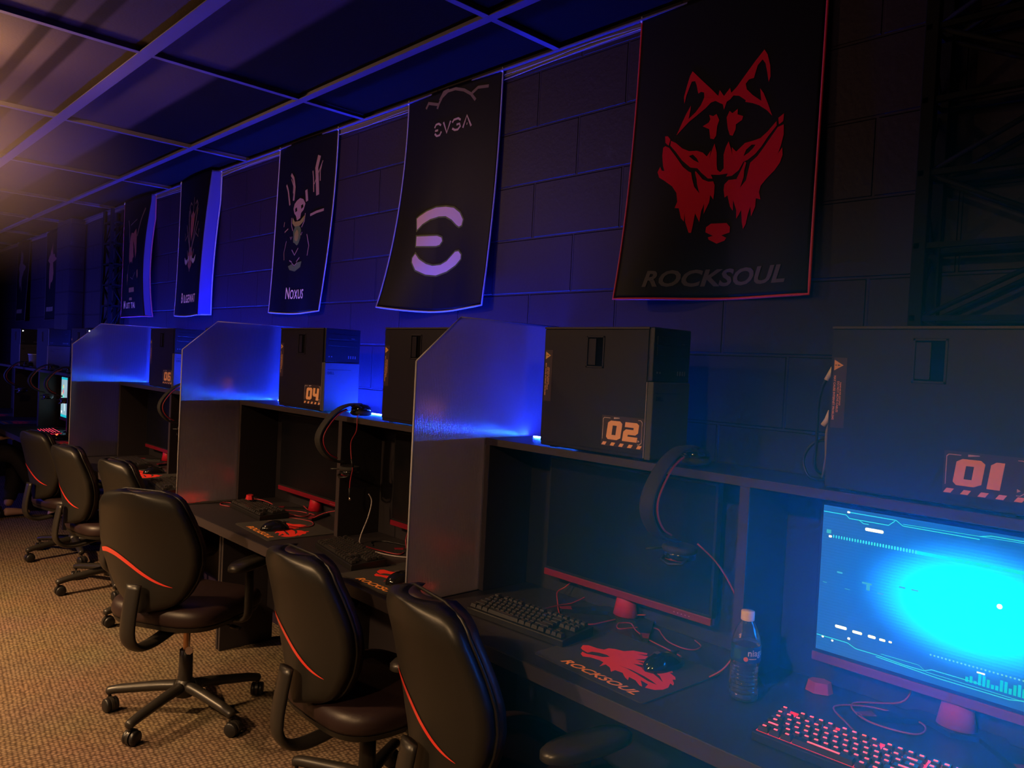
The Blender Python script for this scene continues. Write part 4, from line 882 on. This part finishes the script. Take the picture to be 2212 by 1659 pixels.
decal('beast_face_print',join_me([fill_mesh([[(.29,.26),(.33,.23),(.37,.26),(.36,.36),(.335,.41),(.33,.43),(.30,.36)]]),fill_mesh([[(.285,.50),(.33,.46),(.375,.50),(.37,.58),(.33,.61),(.29,.58)]])]),f3,RB,b3,.02)
decal('beast_tusks_print',join_me([fill_mesh([[(.20,.52),(.215,.56),(.25,.575),(.285,.555),(.28,.535),(.245,.545)]]),fill_mesh([[(.46,.52),(.445,.56),(.41,.575),(.375,.555),(.38,.535),(.415,.545)]]),fill_mesh([blobs(5,.305,.535,10,.012,.018,.1)]),fill_mesh([blobs(6,.355,.535,10,.012,.018,.1)])]),f3b,TUSK,b3,.02)
decal('word_print',text_mesh('B',.09,0,.001,sx=.75),lambda a,b:F3(.185+a,.815-b,.0022),WPR,b3,.02)
decal('word_print',text_mesh('ILGEWAT',.070,0,.0010,sx=.84,spacing=1.08),lambda a,b:F3(.240+a,.815-b,.0022),WPR,b3,.02)

W4=.67
F4=FF(W4,lambda u,v:.02+.02*math.sin(PI*u)+.045*math.sin(PI*min(1,max(0,1.05-v*.85)))*min(1,u*1.25)**2,fold=(.60,.7),flare=(.0,.06),wave=.004)
b4=banner(-6.60,W4,'black banner with pink edging and a hooded flame emblem, right of the far pilaster',F4,hem('hem_pink',(.5,.12,.25)),fold_lit_from=.605)
f4=lambda a,b:F4(a,b,.0022); f4b=lambda a,b:F4(a,b,.0030)
EM=mat('ember_print',(.26,.085,.045),.6); HORN=mat('horn_print',(.14,.09,.075),.6); GLD=mat('amber_print',(.3,.14,.04),.6)
decal('hood_print',fill_mesh([[(.25,.30),(.28,.26),(.34,.27),(.40,.24),(.43,.30),(.45,.42),(.43,.47),(.40,.40),(.35,.33),(.30,.38),(.27,.5),(.24,.46),(.235,.38)]]),f4,EM,b4,.02)
decal('flame_print',fill_mesh([blobs(8,.325,.41,16,.05,.09,.25)]),f4b,EM,b4,.02)
[decal('horn_print',fill_mesh(stroke_loops(P,w)),f4,HORN,b4,.02) for P,w in (([(.23,.33),(.21,.22),(.17,.155)],.016),([(.44,.30),(.49,.18),(.545,.10)],.02),([(.24,.20),(.40,.17)],.008),([(.23,.50),(.20,.62),(.21,.66)],.008),([(.30,.60),(.36,.62),(.43,.57)],.006))]
decal('lantern_print',join_me([fill_mesh([blobs(9,.50,.585,10,.016,.035,.15)]),fill_mesh([blobs(10,.205,.60,10,.012,.035,.15)]),fill_mesh([rbox_loop(.26,.40,.68,.715,.004)]),fill_mesh([rbox_loop(.27,.34,.755,.775,.004)])]),f4,GLD,b4,.02)
decal('word_print',text_mesh('M',.085,0,.0008,sx=.95),lambda a,b:F4(.10+a,.835-b,.0022),WPR,b4,.02)
decal('word_print',text_mesh('UIT TAI',.062,0,.0008,sx=1.05,spacing=1.05),lambda a,b:F4(.185+a,.835-b,.0022),WPR,b4,.02)
# two more far banners past the pilaster
for X,lab,c1,sd in ((-9.12,'dim black banner with an orange emblem just left of the block pilaster',EM,21),(-10.45,'dim black banner at the far left edge of the wall',TUSK,22)):
    Fx=FF(.62,lambda u,v:.014*math.sin(PI*u)+.03*v*u,wave=.005)
    bb=banner(X,.62,lab,Fx,hem('hem_dark',(.05,.04,.05)),nu=16,nv=24)
    decal('emblem_print',join_me([fill_mesh([blobs(sd,.31,.36,18,.09,.20,.35)]),fill_mesh([blobs(sd+1,.31,.30,12,.16,.05,.3)])]),(lambda G:(lambda a,b:G(a,b,.0025)))(Fx),BR if sd==22 else c1,bb,.04)
    decal('word_print',text_mesh('IONIA' if False else 'MMMM',.05,0,.0006,sx=.9) if False else fill_mesh([rbox_loop(.17+.06*k,.21+.06*k,.77,.815,.004) for k in range(5)]),(lambda G:(lambda a,b:G(a,b,.0025)))(Fx),mat('dim_print',(.2,.16,.12),.6),bb,.04)
# ------------------------------------------------------------------ office chairs
def hwid(v):
    K=[(0,.045),(.02,.085),(.06,.125),(.14,.165),(.27,.205),(.42,.230),(.55,.236),(.68,.224),(.80,.208),(.89,.192),(.95,.170),(.985,.130),(1,.085)]
    for (a,b),(c,d) in zip(K,K[1:]):
        if v<=c: return (b+(d-b)*(v-a)/(c-a))*.92
    return K[-1][1]
BZ0,BZH=.488,.457
def ycen(v): return -.245-.075*v+.028*math.sin(PI*min(1,v*1.15))
def rear(u,v,o=0.):
    h=hwid(v); return (u*h, ycen(v)-.030+.048*u*u-o*(1) , BZ0+BZH*v)
def front(u,v):
    h=hwid(v)*.97; e=(1-u**6)*(1-(2*v-1)**10)
    return (u*h, ycen(v)+.040+.040*u*u+.022*e-.010*math.cos(u*PI)*.3, BZ0+BZH*v+.0)
def mid(u,v):
    h=hwid(v)*1.0; return (u*h, ycen(v)+.006+.048*u*u, BZ0+BZH*v)
def shellmesh(fa,fb,nu=20,nv=34):
    VV=[0,.008,.02,.04]+[.04+.92*j/nv for j in range(1,nv)]+[.96,.98,.992,1.]
    n=nu+1; mb=MB(); vs=[]
    for fn in (fa,fb):
        for v in VV:
            for i in range(n): vs.append(fn(-1+2*i/nu,v))
    m=len(VV); fs=[]; B=m*n
    for j in range(m-1):
        for i in range(nu):
            k=j*n+i; fs.append((k,k+1,k+n+1,k+n)); fs.append((B+k,B+k+n,B+k+n+1,B+k+1))
    for j in range(m-1):
        for i in (0,nu): k=j*n+i; fs.append((k,k+n,B+k+n,B+k))
    for i in range(nu):
        for j in (0,m-1): k=j*n+i; fs.append((k,k+1,B+k+1,B+k))
    return mb.add(vs,fs,0,True)
def chair_proto():
    t=empty('office_chair')
    # five-star base
    MB().lathe([(.030,.070),(.040,.075),(.042,.120),(.034,.135),(.030,.14)],20).build('hub',CHAIR_PL,t)
    for k in range(5):
        a=2*PI*k/5-.30; c,s=math.cos(a),math.sin(a)
        P=spline([(c*.03,s*.03,.112),(c*.10,s*.10,.108),(c*.19,s*.19,.098),(c*.27,s*.27,.088),(c*.31,s*.31,.078)],4)
        r=[.022-.006*i/(len(P)-1) for i in range(len(P))]; r[-1]=.010
        lg=MB().tube(P,r,12,sx=1.15).build('leg',CHAIR_PL,t,fixn=False)
        b=a+1.9+k*.7; M0=Matrix.Translation((c*.298,s*.298,.028))@Matrix.Rotation(b,4,'Z')
        cs=MB()
        for sx in (-1,1):
            cs.lathe([(.004,-.009),(.024,-.009),(.0275,-.005),(.0275,.005),(.024,.009),(.004,.009)],18,M=M0@Matrix.Translation((sx*.0155,-.012,0))@Matrix.Rotation(PI/2,4,'Y'))
        cs.build('caster',BLK,lg)
        hd=MB().lathe([(.030,-.006),(.0305,0),(.030,.006)],18,M=M0@Matrix.Translation((0,-.012,.002))@Matrix.Rotation(PI/2,4,'Y'))
        hd.tube([(c*.298,s*.298,.05),(c*.298,s*.298,.080)],.007,8)
        hd.build('caster_hood',CHAIR_PL,lg)
    up=empty('tmp')
    UP=[]
    def b(mb,n,m,**k): o=mb.build(n,m,t,**k); UP.append(o); return o
    MB().lathe([(.028,.13),(.027,.20),(.025,.26),(.022,.262)],20).build('column_cover',CHAIR_PL,t)
    MB().lathe([(.0135,.25),(.0135,.40)],16).build('gas_lift',mat('gas_lift',(.5,.28,.15),.3,metal=.8),t)
    b(MB().box(-.075,.075,-.12,.10,.385,.415).box(-.045,.045,-.08,.06,.36,.39),'mechanism',CHAIR_PL,bevel=.006)
    b(MB().tube([(.04,.02,.385),(.14,.03,.375),(.20,.03,.37)],.005,8).tube([(.185,.03,.371),(.225,.03,.367)],[.009,.007],8,sx=1.5),'lever',CHAIR_PL)
    # seat
    lp=[]; n=40
    for i in range(n):
        a=2*PI*i/n; c,s=math.cos(a),math.sin(a); e=.55
        lp.append((.245*math.copysign(abs(c)**e,c), .235*math.copysign(abs(s)**e,s)+.005))
    vs=[];fs=[]; rings=[(.86,.425),(.965,.428),(1.,.445),(1.0,.468),(.97,.487),(.9,.497),(.7,.500),(.4,.496),(.1,.494)]
    for k,zr in rings:
        for x,y in lp: vs.append((x*k,y*k,zr-.028*max(0,(y*k-.12)/.12)**2))
    for j in range(len(rings)-1):
        for i in range(n): fs.append((j*n+i,j*n+(i+1)%n,(j+1)*n+(i+1)%n,(j+1)*n+i))
    fs.append(tuple(reversed(range(n)))); fs.append(tuple((len(rings)-1)*n+i for i in range(n)))
    b(MB().add(vs,fs,0,True),'seat',CHAIR_PAD)
    lp2=[(x*.95,y*.95) for x,y in lp]
    b(prism(MB(),lp2,.412,.430,taper=-.03,smooth=True),'seat_pan',CHAIR_SHELL)
    # spine bar
    b(MB().tube(spline([(0,-.08,.375),(0,-.20,.352),(0,-.275,.358),(0,-.318,.40),(0,-.322,.47),(0,-.300,.60)],5),.014,12,sx=2.4),'spine_bar',CHAIR_PL)
    sh=b(shellmesh(rear,mid),'back_shell',CHAIR_SHELL)
    pd=b(shellmesh(mid,front),'backrest',CHAIR_PAD)
    # edge piping where cushion meets shell
    P=[mid(-1,v/24) for v in range(0,25)]+[mid(1,(24-v)/24) for v in range(0,25)]
    b(MB().tube(P,.0042,8),'piping',CHAIR_SHELL)
    # red swoosh on the shell
    CU=[(-.99,.455),(-.80,.468),(-.55,.450),(-.28,.400),(0,.335),(.28,.280),(.52,.245),(.72,.225)]
    Wd=[.016,.020,.019,.018,.014,.010,.006,.001]
    vs=[];fs=[]
    S=spline([(a,b_,w) for (a,b_),w in zip(CU,Wd)],6)
    for p in S:
        for e in (1,-1): q=rear(p[0],p[1]+e*p[2]/2/BZH,.0022); vs.append(q)
    m=len(S)
    for i in range(m-1): fs.append((2*i,2*i+1,2*i+3,2*i+2))
    b(MB().add(vs,fs,0,True),'stripe',CHAIR_STRIPE)
    for s in (-1,1):
        b(MB().tube(spline([(s*.17,.0,.418),(s*.245,-.005,.415),(s*.285,-.01,.44),(s*.29,-.012,.52),(s*.285,-.01,.63)],5),.011,10,sx=2.0),'arm_post',CHAIR_PL)
        lp=[]
        for i in range(28):
            a=2*PI*i/28; lp.append((s*.285+.042*math.copysign(abs(math.cos(a))**.8,math.cos(a)),.0+.125*math.copysign(abs(math.sin(a))**.7,math.sin(a))))
        mb=MB(); vs=[];fs=[]; rg=[(.85,.630),(1,.637),(1.,.652),(.9,.661),(.6,.664),(.1,.664)]
        for k,zr in rg:
            for x,y in lp: vs.append((s*.285+(x-s*.285)*k,y*k,zr))
        for j in range(len(rg)-1):
            for i in range(28): fs.append((j*28+i,j*28+(i+1)%28,(j+1)*28+(i+1)%28,(j+1)*28+i))
        fs.append(tuple(reversed(range(28)))); fs.append(tuple((len(rg)-1)*28+i for i in range(28)))
        b(mb.add(vs,fs,0,True),'armrest',CHAIR_PL)
    bpy.data.objects.remove(up)
    return t
CH=[(-3.12,-.775,30,.0,'black office chair with a red back stripe, its whole base showing, at station 04'),
    (-2.08,-.585,0,-.055,'black office chair with a red back stripe, middle of the three nearest the camera'),
    (-1.385,-.61,-10,-.02,'black office chair nearest the camera, cut off by the bottom edge'),
    (-4.36,-.43,6,-.065,'black office chair half hidden behind the chair at station 04'),
    (-5.06,-.49,6,-.065,'black office chair, second from the left of those showing a red stripe'),
    (-5.97,-.47,12,-.065,'black office chair with a visible red stripe, farthest left of them'),
    (-7.72,-.86,-6,-.03,'black office chair at the left edge with a person sitting on it')]
c0=chair_proto()
LOW=('hub','leg','column_cover','gas_lift')
for i,(x,y,r,dz,lab) in enumerate(CH):
    c=c0 if i==0 else copy_tree(c0)
    c.location=(x,y,0); c.rotation_euler=(0,0,R(r)); tag(c,lab,'chair','office chairs along the desks')
    for ch in c.children:
        if not ch.name.split('.')[0] in LOW: ch.location.z+=dz
# hang tag under the seat of the first chair
hg=MB().tube([(.03,-.03,.37),(.05,-.05,.33),(.06,-.06,.30)],.0012,5).build('tag_string',WHITE_PL,c0)
lp=[(.016*math.cos(PI/4*i+.4),.016*math.sin(PI/4*i+.4)) for i in range(8)]
prism(MB(),lp,-.0008,.0008,M=Matrix.Translation((.062,-.062,.284))@Matrix.Rotation(R(80),4,'X')@Matrix.Rotation(R(20),4,'Y')).build('hang_tag',mat('tag_card',(.6,.42,.33),.5),c0)

# ------------------------------------------------------------------ seated person at the left edge
def skin(name,joints,edges,m,parent,root=0,sub=2):
    me=bpy.data.meshes.new(name); me.from_pydata([j[0] for j in joints],edges,[]); me.materials.append(m)
    o=bpy.data.objects.new(name,me); COL.objects.link(o)
    if parent: o.parent=parent
    o.modifiers.new('skin','SKIN'); 
    sv=me.skin_vertices[0].data
    for i,j in enumerate(joints):
        r=j[1] if isinstance(j[1],tuple) else (j[1],j[1]); sv[i].radius=r; sv[i].use_root=(i==root)
    o.modifiers['skin'].use_smooth_shade=True
    s=o.modifiers.new('sub','SUBSURF'); s.levels=sub; s.render_levels=sub
    return o
SKIN=mat('skin',(.42,.24,.17),.5); SHIRT=mat('grey_blue_shirt',(.10,.12,.19),.85); TROU=mat('dark_trousers',(.018,.016,.02),.85); SHOE=mat('pale_pink_shoe',(.55,.33,.28),.6); HAIR=mat('dark_hair',(.02,.013,.01),.6)
p=thing('person','person seated at the left edge, in a grey-blue shirt, dark trousers and pale shoes','person',(-7.72,-.86,0),0)
J=[((0,-.09,.55),(.13,.11)),((0,-.10,.70),(.125,.10)),((0,-.09,.88),(.15,.105)),((0,-.07,.99),(.10,.07)),((0,-.055,1.06),(.052,.052)),((0,-.04,1.12),(.07,.08)),((0,-.03,1.20),(.078,.095)),((0,-.035,1.265),(.055,.07)),
   ((.18,-.07,.96),.052),((.25,-.02,.74),.042),((.17,.17,.66),.030),
   ((-.18,-.07,.96),.052),((-.25,-.02,.74),.042),((-.14,.17,.66),.030),
   ((.10,.02,.535),.085),((.20,.33,.52),.062),((.33,.45,.28),.05),((.43,.55,.09),.036),
   ((-.10,.02,.535),.085),((-.06,.36,.52),.062),((.08,.34,.28),.05),((.20,.28,.09),.036)]
E_=[(0,1),(1,2),(2,3),(3,4),(4,5),(5,6),(6,7),(2,8),(8,9),(9,10),(2,11),(11,12),(12,13),(0,14),(14,15),(15,16),(16,17),(0,18),(18,19),(19,20),(20,21)]
# hands grown from the wrists
def hand(s,wx,wy,wz):
    base=len(J); wi=10 if s>0 else 13
    J.append(((wx,wy+.045,wz+.002),(.034,.016))); E_.append((wi,base))
    for k in range(4):
        fx=wx+(k-1.5)*.019; L_=[.062,.072,.068,.054][k if s>0 else 3-k]
        i0=len(J)
        J.append(((fx,wy+.085,wz+.008),.0085)); E_.append((base,i0))
        J.append(((fx,wy+.085+L_*.55,wz+.010),.008)); E_.append((i0,i0+1))
        J.append(((fx,wy+.085+L_,wz-.008),.007)); E_.append((i0+1,i0+2))
    i0=len(J); J.append(((wx-s*.040,wy+.055,wz-.002),.010)); E_.append((base,i0)); J.append(((wx-s*.055,wy+.088,wz-.006),.0085)); E_.append((i0,i0+1))
hand(1,.17,.17,.655); hand(-1,-.14,.17,.655)
skin('body',J,E_,SKIN,p)
skin('shirt',[((0,-.09,.56),(.150,.125)),((0,-.10,.70),(.142,.118)),((0,-.09,.88),(.166,.122)),((0,-.07,1.0),(.085,.075)),((.18,-.07,.96),.066),((.25,-.02,.745),.056),((.20,.11,.685),.044),((-.18,-.07,.96),.066),((-.25,-.02,.745),.056),((-.18,.11,.685),.044)],
     [(0,1),(1,2),(2,3),(2,4),(4,5),(5,6),(2,7),(7,8),(8,9)],SHIRT,p)
skin('trousers',[((0,-.07,.57),(.155,.105)),((.10,.04,.54),.098),((.20,.33,.525),.074),((.33,.445,.28),.062),((.42,.535,.12),.055),((-.10,.04,.54),.098),((-.06,.36,.525),.074),((.08,.34,.28),.062),((.19,.285,.12),.055)],
     [(0,1),(1,2),(2,3),(3,4),(0,5),(5,6),(6,7),(7,8)],TROU,p)
for s,(fx,fy) in ((1,(.43,.55)),(-1,(.20,.28))):
    skin('shoe',[((fx,fy-.03,.045),(.036,.040)),((fx+s*.005,fy+.05,.042),(.040,.034)),((fx+s*.010,fy+.13,.032),(.040,.024)),((fx+s*.012,fy+.17,.028),(.030,.018))],[(0,1),(1,2),(2,3)],SHOE,p)
skin('hair',[((0,-.075,1.16),(.06,.04)),((0,-.065,1.24),(.082,.07)),((0,-.03,1.285),(.07,.05))],[(0,1),(1,2)],HAIR,p)
fc=MB()
for s in (-1,1): fc.lathe([(.001,-.008),(.007,-.006),(.010,0),(.007,.006),(.001,.008)],10,M=Matrix.Translation((s*.030,.048,1.19)))
fc.build('eyes',WHITE_PL,p)
MB().tube([(0,.050,1.195),(0,.068,1.165),(0,.060,1.155)],[.007,.011,.009],8).build('nose',SKIN,p)
MB().tube([(-.024,.048,1.125),(0,.056,1.123),(.024,.048,1.125)],.005,6).build('mouth',mat('lips',(.35,.12,.1),.5),p)
for s in (-1,1): MB().tube([(s*.078,-.03,1.20),(s*.088,-.04,1.185),(s*.080,-.035,1.16)],.009,8).build('ear',SKIN,p)

# ------------------------------------------------------------------ light
def area(name,loc,rot,sx,sy,col,power,spread=None):
    l=bpy.data.lights.new(name,'AREA'); l.shape='RECTANGLE'; l.size=sx; l.size_y=sy; l.color=col; l.energy=power
    if spread: l.spread=spread
    o=bpy.data.objects.new(name,l); COL.objects.link(o); o.location=loc; o.rotation_euler=rot; return o
def look(o,tgt):
    d=(Vector(tgt)-o.location); o.rotation_euler=d.to_track_quat('-Z','Y').to_euler()
# warm ceiling lamp further into the room, outside the frame
def down(name,x,y,power,tx=None,ty=None,spread=95,col=(1,.60,.28),s=.12,z=2.5):
    l=area(name,(x,y,z),(0,0,0),s,s,col,power,R(spread)); look(l,(tx if tx is not None else x, ty if ty is not None else y+.9,0)); return l
down('warm_lamp',-4.6,-3.1,P_WARM)
down('warm_lamp',-2.4,-3.3,P_WARM*.35,ty=-1.9)
down('warm_lamp',-.4,-3.4,P_WARM*.24,ty=-1.7)
# lamp just outside the left edge, washing the ceiling beside it
pl=bpy.data.lights.new('warm_lamp_left','POINT'); pl.energy=P_WARM2; pl.color=(1,.55,.22); pl.shadow_soft_size=.05
po=bpy.data.objects.new('warm_lamp_left',pl); COL.objects.link(po); po.location=(-3.62,-1.66,2.42)
# blue strip of the facing row, far left
b_=area('blue_strip_facing_row',(-9.6,-3.6,1.3),(PI,0,0),2.5,.03,(.08,.08,1),P_BLUE,R(70))
look(b_,(-8.4,0,1.4))
fill=area('warm_fill',(-4.2,-5.2,2.4),(0,0,0),2.5,.8,(1,.60,.42),P_FILL); look(fill,(-3.6,0,1.2))  # fill light added to lift wall, banners and stickers, not a fixture
wd=bpy.data.worlds.new('room_air'); SC.world=wd; wd.use_nodes=True
wd.node_tree.nodes['Background'].inputs[0].default_value=(.02,.015,.02,1); wd.node_tree.nodes['Background'].inputs[1].default_value=.1
if HAZE:
    hz=MB().box(-12.99,2.99,-6.49,-.0002,.0005,H_CEIL+.0195)
    m=bpy.data.materials.new('thin_haze'); m.use_nodes=True; N,L=nodes(m); N.clear(); o=N.new('ShaderNodeOutputMaterial'); v=N.new('ShaderNodeVolumeScatter')
    v.inputs['Density'].default_value=HAZE; v.inputs['Anisotropy'].default_value=.3; v.inputs['Color'].default_value=(.9,.92,1,1)
    L.new(v.outputs[0],o.inputs['Volume'])
    tag(hz.build('haze',m),'thin bluish haze hanging in the room','haze',None,'stuff')

def glare_volume(name,label,loc,rad,dens,col):  # scattering ball added to imitate lens glare
    hz=MB(); prof=[(max(.001,math.sin(PI*i/14)),-math.cos(PI*i/14)) for i in range(15)]
    hz.lathe(prof,24,cap=False)
    m=bpy.data.materials.new(name); m.use_nodes=True; N,L=nodes(m); N.clear(); o=N.new('ShaderNodeOutputMaterial'); v=N.new('ShaderNodeVolumeScatter')
    tc=N.new('ShaderNodeTexCoord'); le=N.new('ShaderNodeVectorMath'); le.operation='LENGTH'; L.new(tc.outputs['Object'],le.inputs[0])
    a=N.new('ShaderNodeMath'); a.operation='SUBTRACT'; a.inputs[0].default_value=1.; a.use_clamp=True; L.new(le.outputs['Value'],a.inputs[1])
    b=N.new('ShaderNodeMath'); b.operation='MULTIPLY'; L.new(a.outputs[0],b.inputs[0]); L.new(a.outputs[0],b.inputs[1])
    c=N.new('ShaderNodeMath'); c.operation='MULTIPLY'; c.inputs[1].default_value=dens; L.new(b.outputs[0],c.inputs[0]); L.new(c.outputs[0],v.inputs['Density'])
    v.inputs['Anisotropy'].default_value=.0; v.inputs['Color'].default_value=col
    L.new(v.outputs[0],o.inputs['Volume'])
    hb=hz.build(name,m); hb.location=loc; hb.scale=rad
    return tag(hb,label,'haze',None,'stuff')
if VEIL: glare_volume('blue_glare','added blue volume imitating lens glare around the glowing screen at the right edge',(-.15,-.62,1.05),(1.35,.66,.95),VEIL,(.01,.34,1,1))
if VEIL2: glare_volume('warm_glare','added warm volume imitating lens glare under the ceiling in the top left corner',(-3.40,-1.62,2.10),(1.0,.8,.48),VEIL2,(1,.75,.4,1))

# ------------------------------------------------------------------ camera
cam=bpy.data.cameras.new('camera'); co=bpy.data.objects.new('camera',cam); COL.objects.link(co); SC.camera=co
cam.sensor_width=36; cam.lens=36*1670.2/2212; cam.clip_start=.02; cam.clip_end=60
ax=Vector((0.68772689,0.72425961,0.04979703)); ay=Vector((0.05112544,0.02010535,-0.99848984)); az=Vector((-0.72416705,0.68923421,-0.0232011))
M=Matrix((( ax.x,-ay.x,-az.x,0),(ax.y,-ay.y,-az.y,-2.0),(ax.z,-ay.z,-az.z,1.47),(0,0,0,1)))
co.matrix_world=M
cam.dof.use_dof=False
SC.view_settings.view_transform='Standard'; SC.view_settings.look='None'; SC.view_settings.gamma=1; SC.view_settings.exposure=0; SC.view_settings.use_curve_mapping=False
cy=SC.cycles
cy.use_denoising=True
try: cy.denoiser='OPENIMAGEDENOISE'
except Exception: pass
cy.max_bounces=8; cy.diffuse_bounces=2; cy.glossy_bounces=2; cy.transmission_bounces=7; cy.transparent_max_bounces=8
cy.sample_clamp_indirect=4; cy.caustics_refractive=True; cy.caustics_reflective=False; cy.blur_glossy=.5
cy.volume_bounces=0; cy.use_adaptive_sampling=True; cy.adaptive_threshold=.06; cy.volume_step_rate=4.; cy.volume_max_steps=24; cy.use_light_tree=True
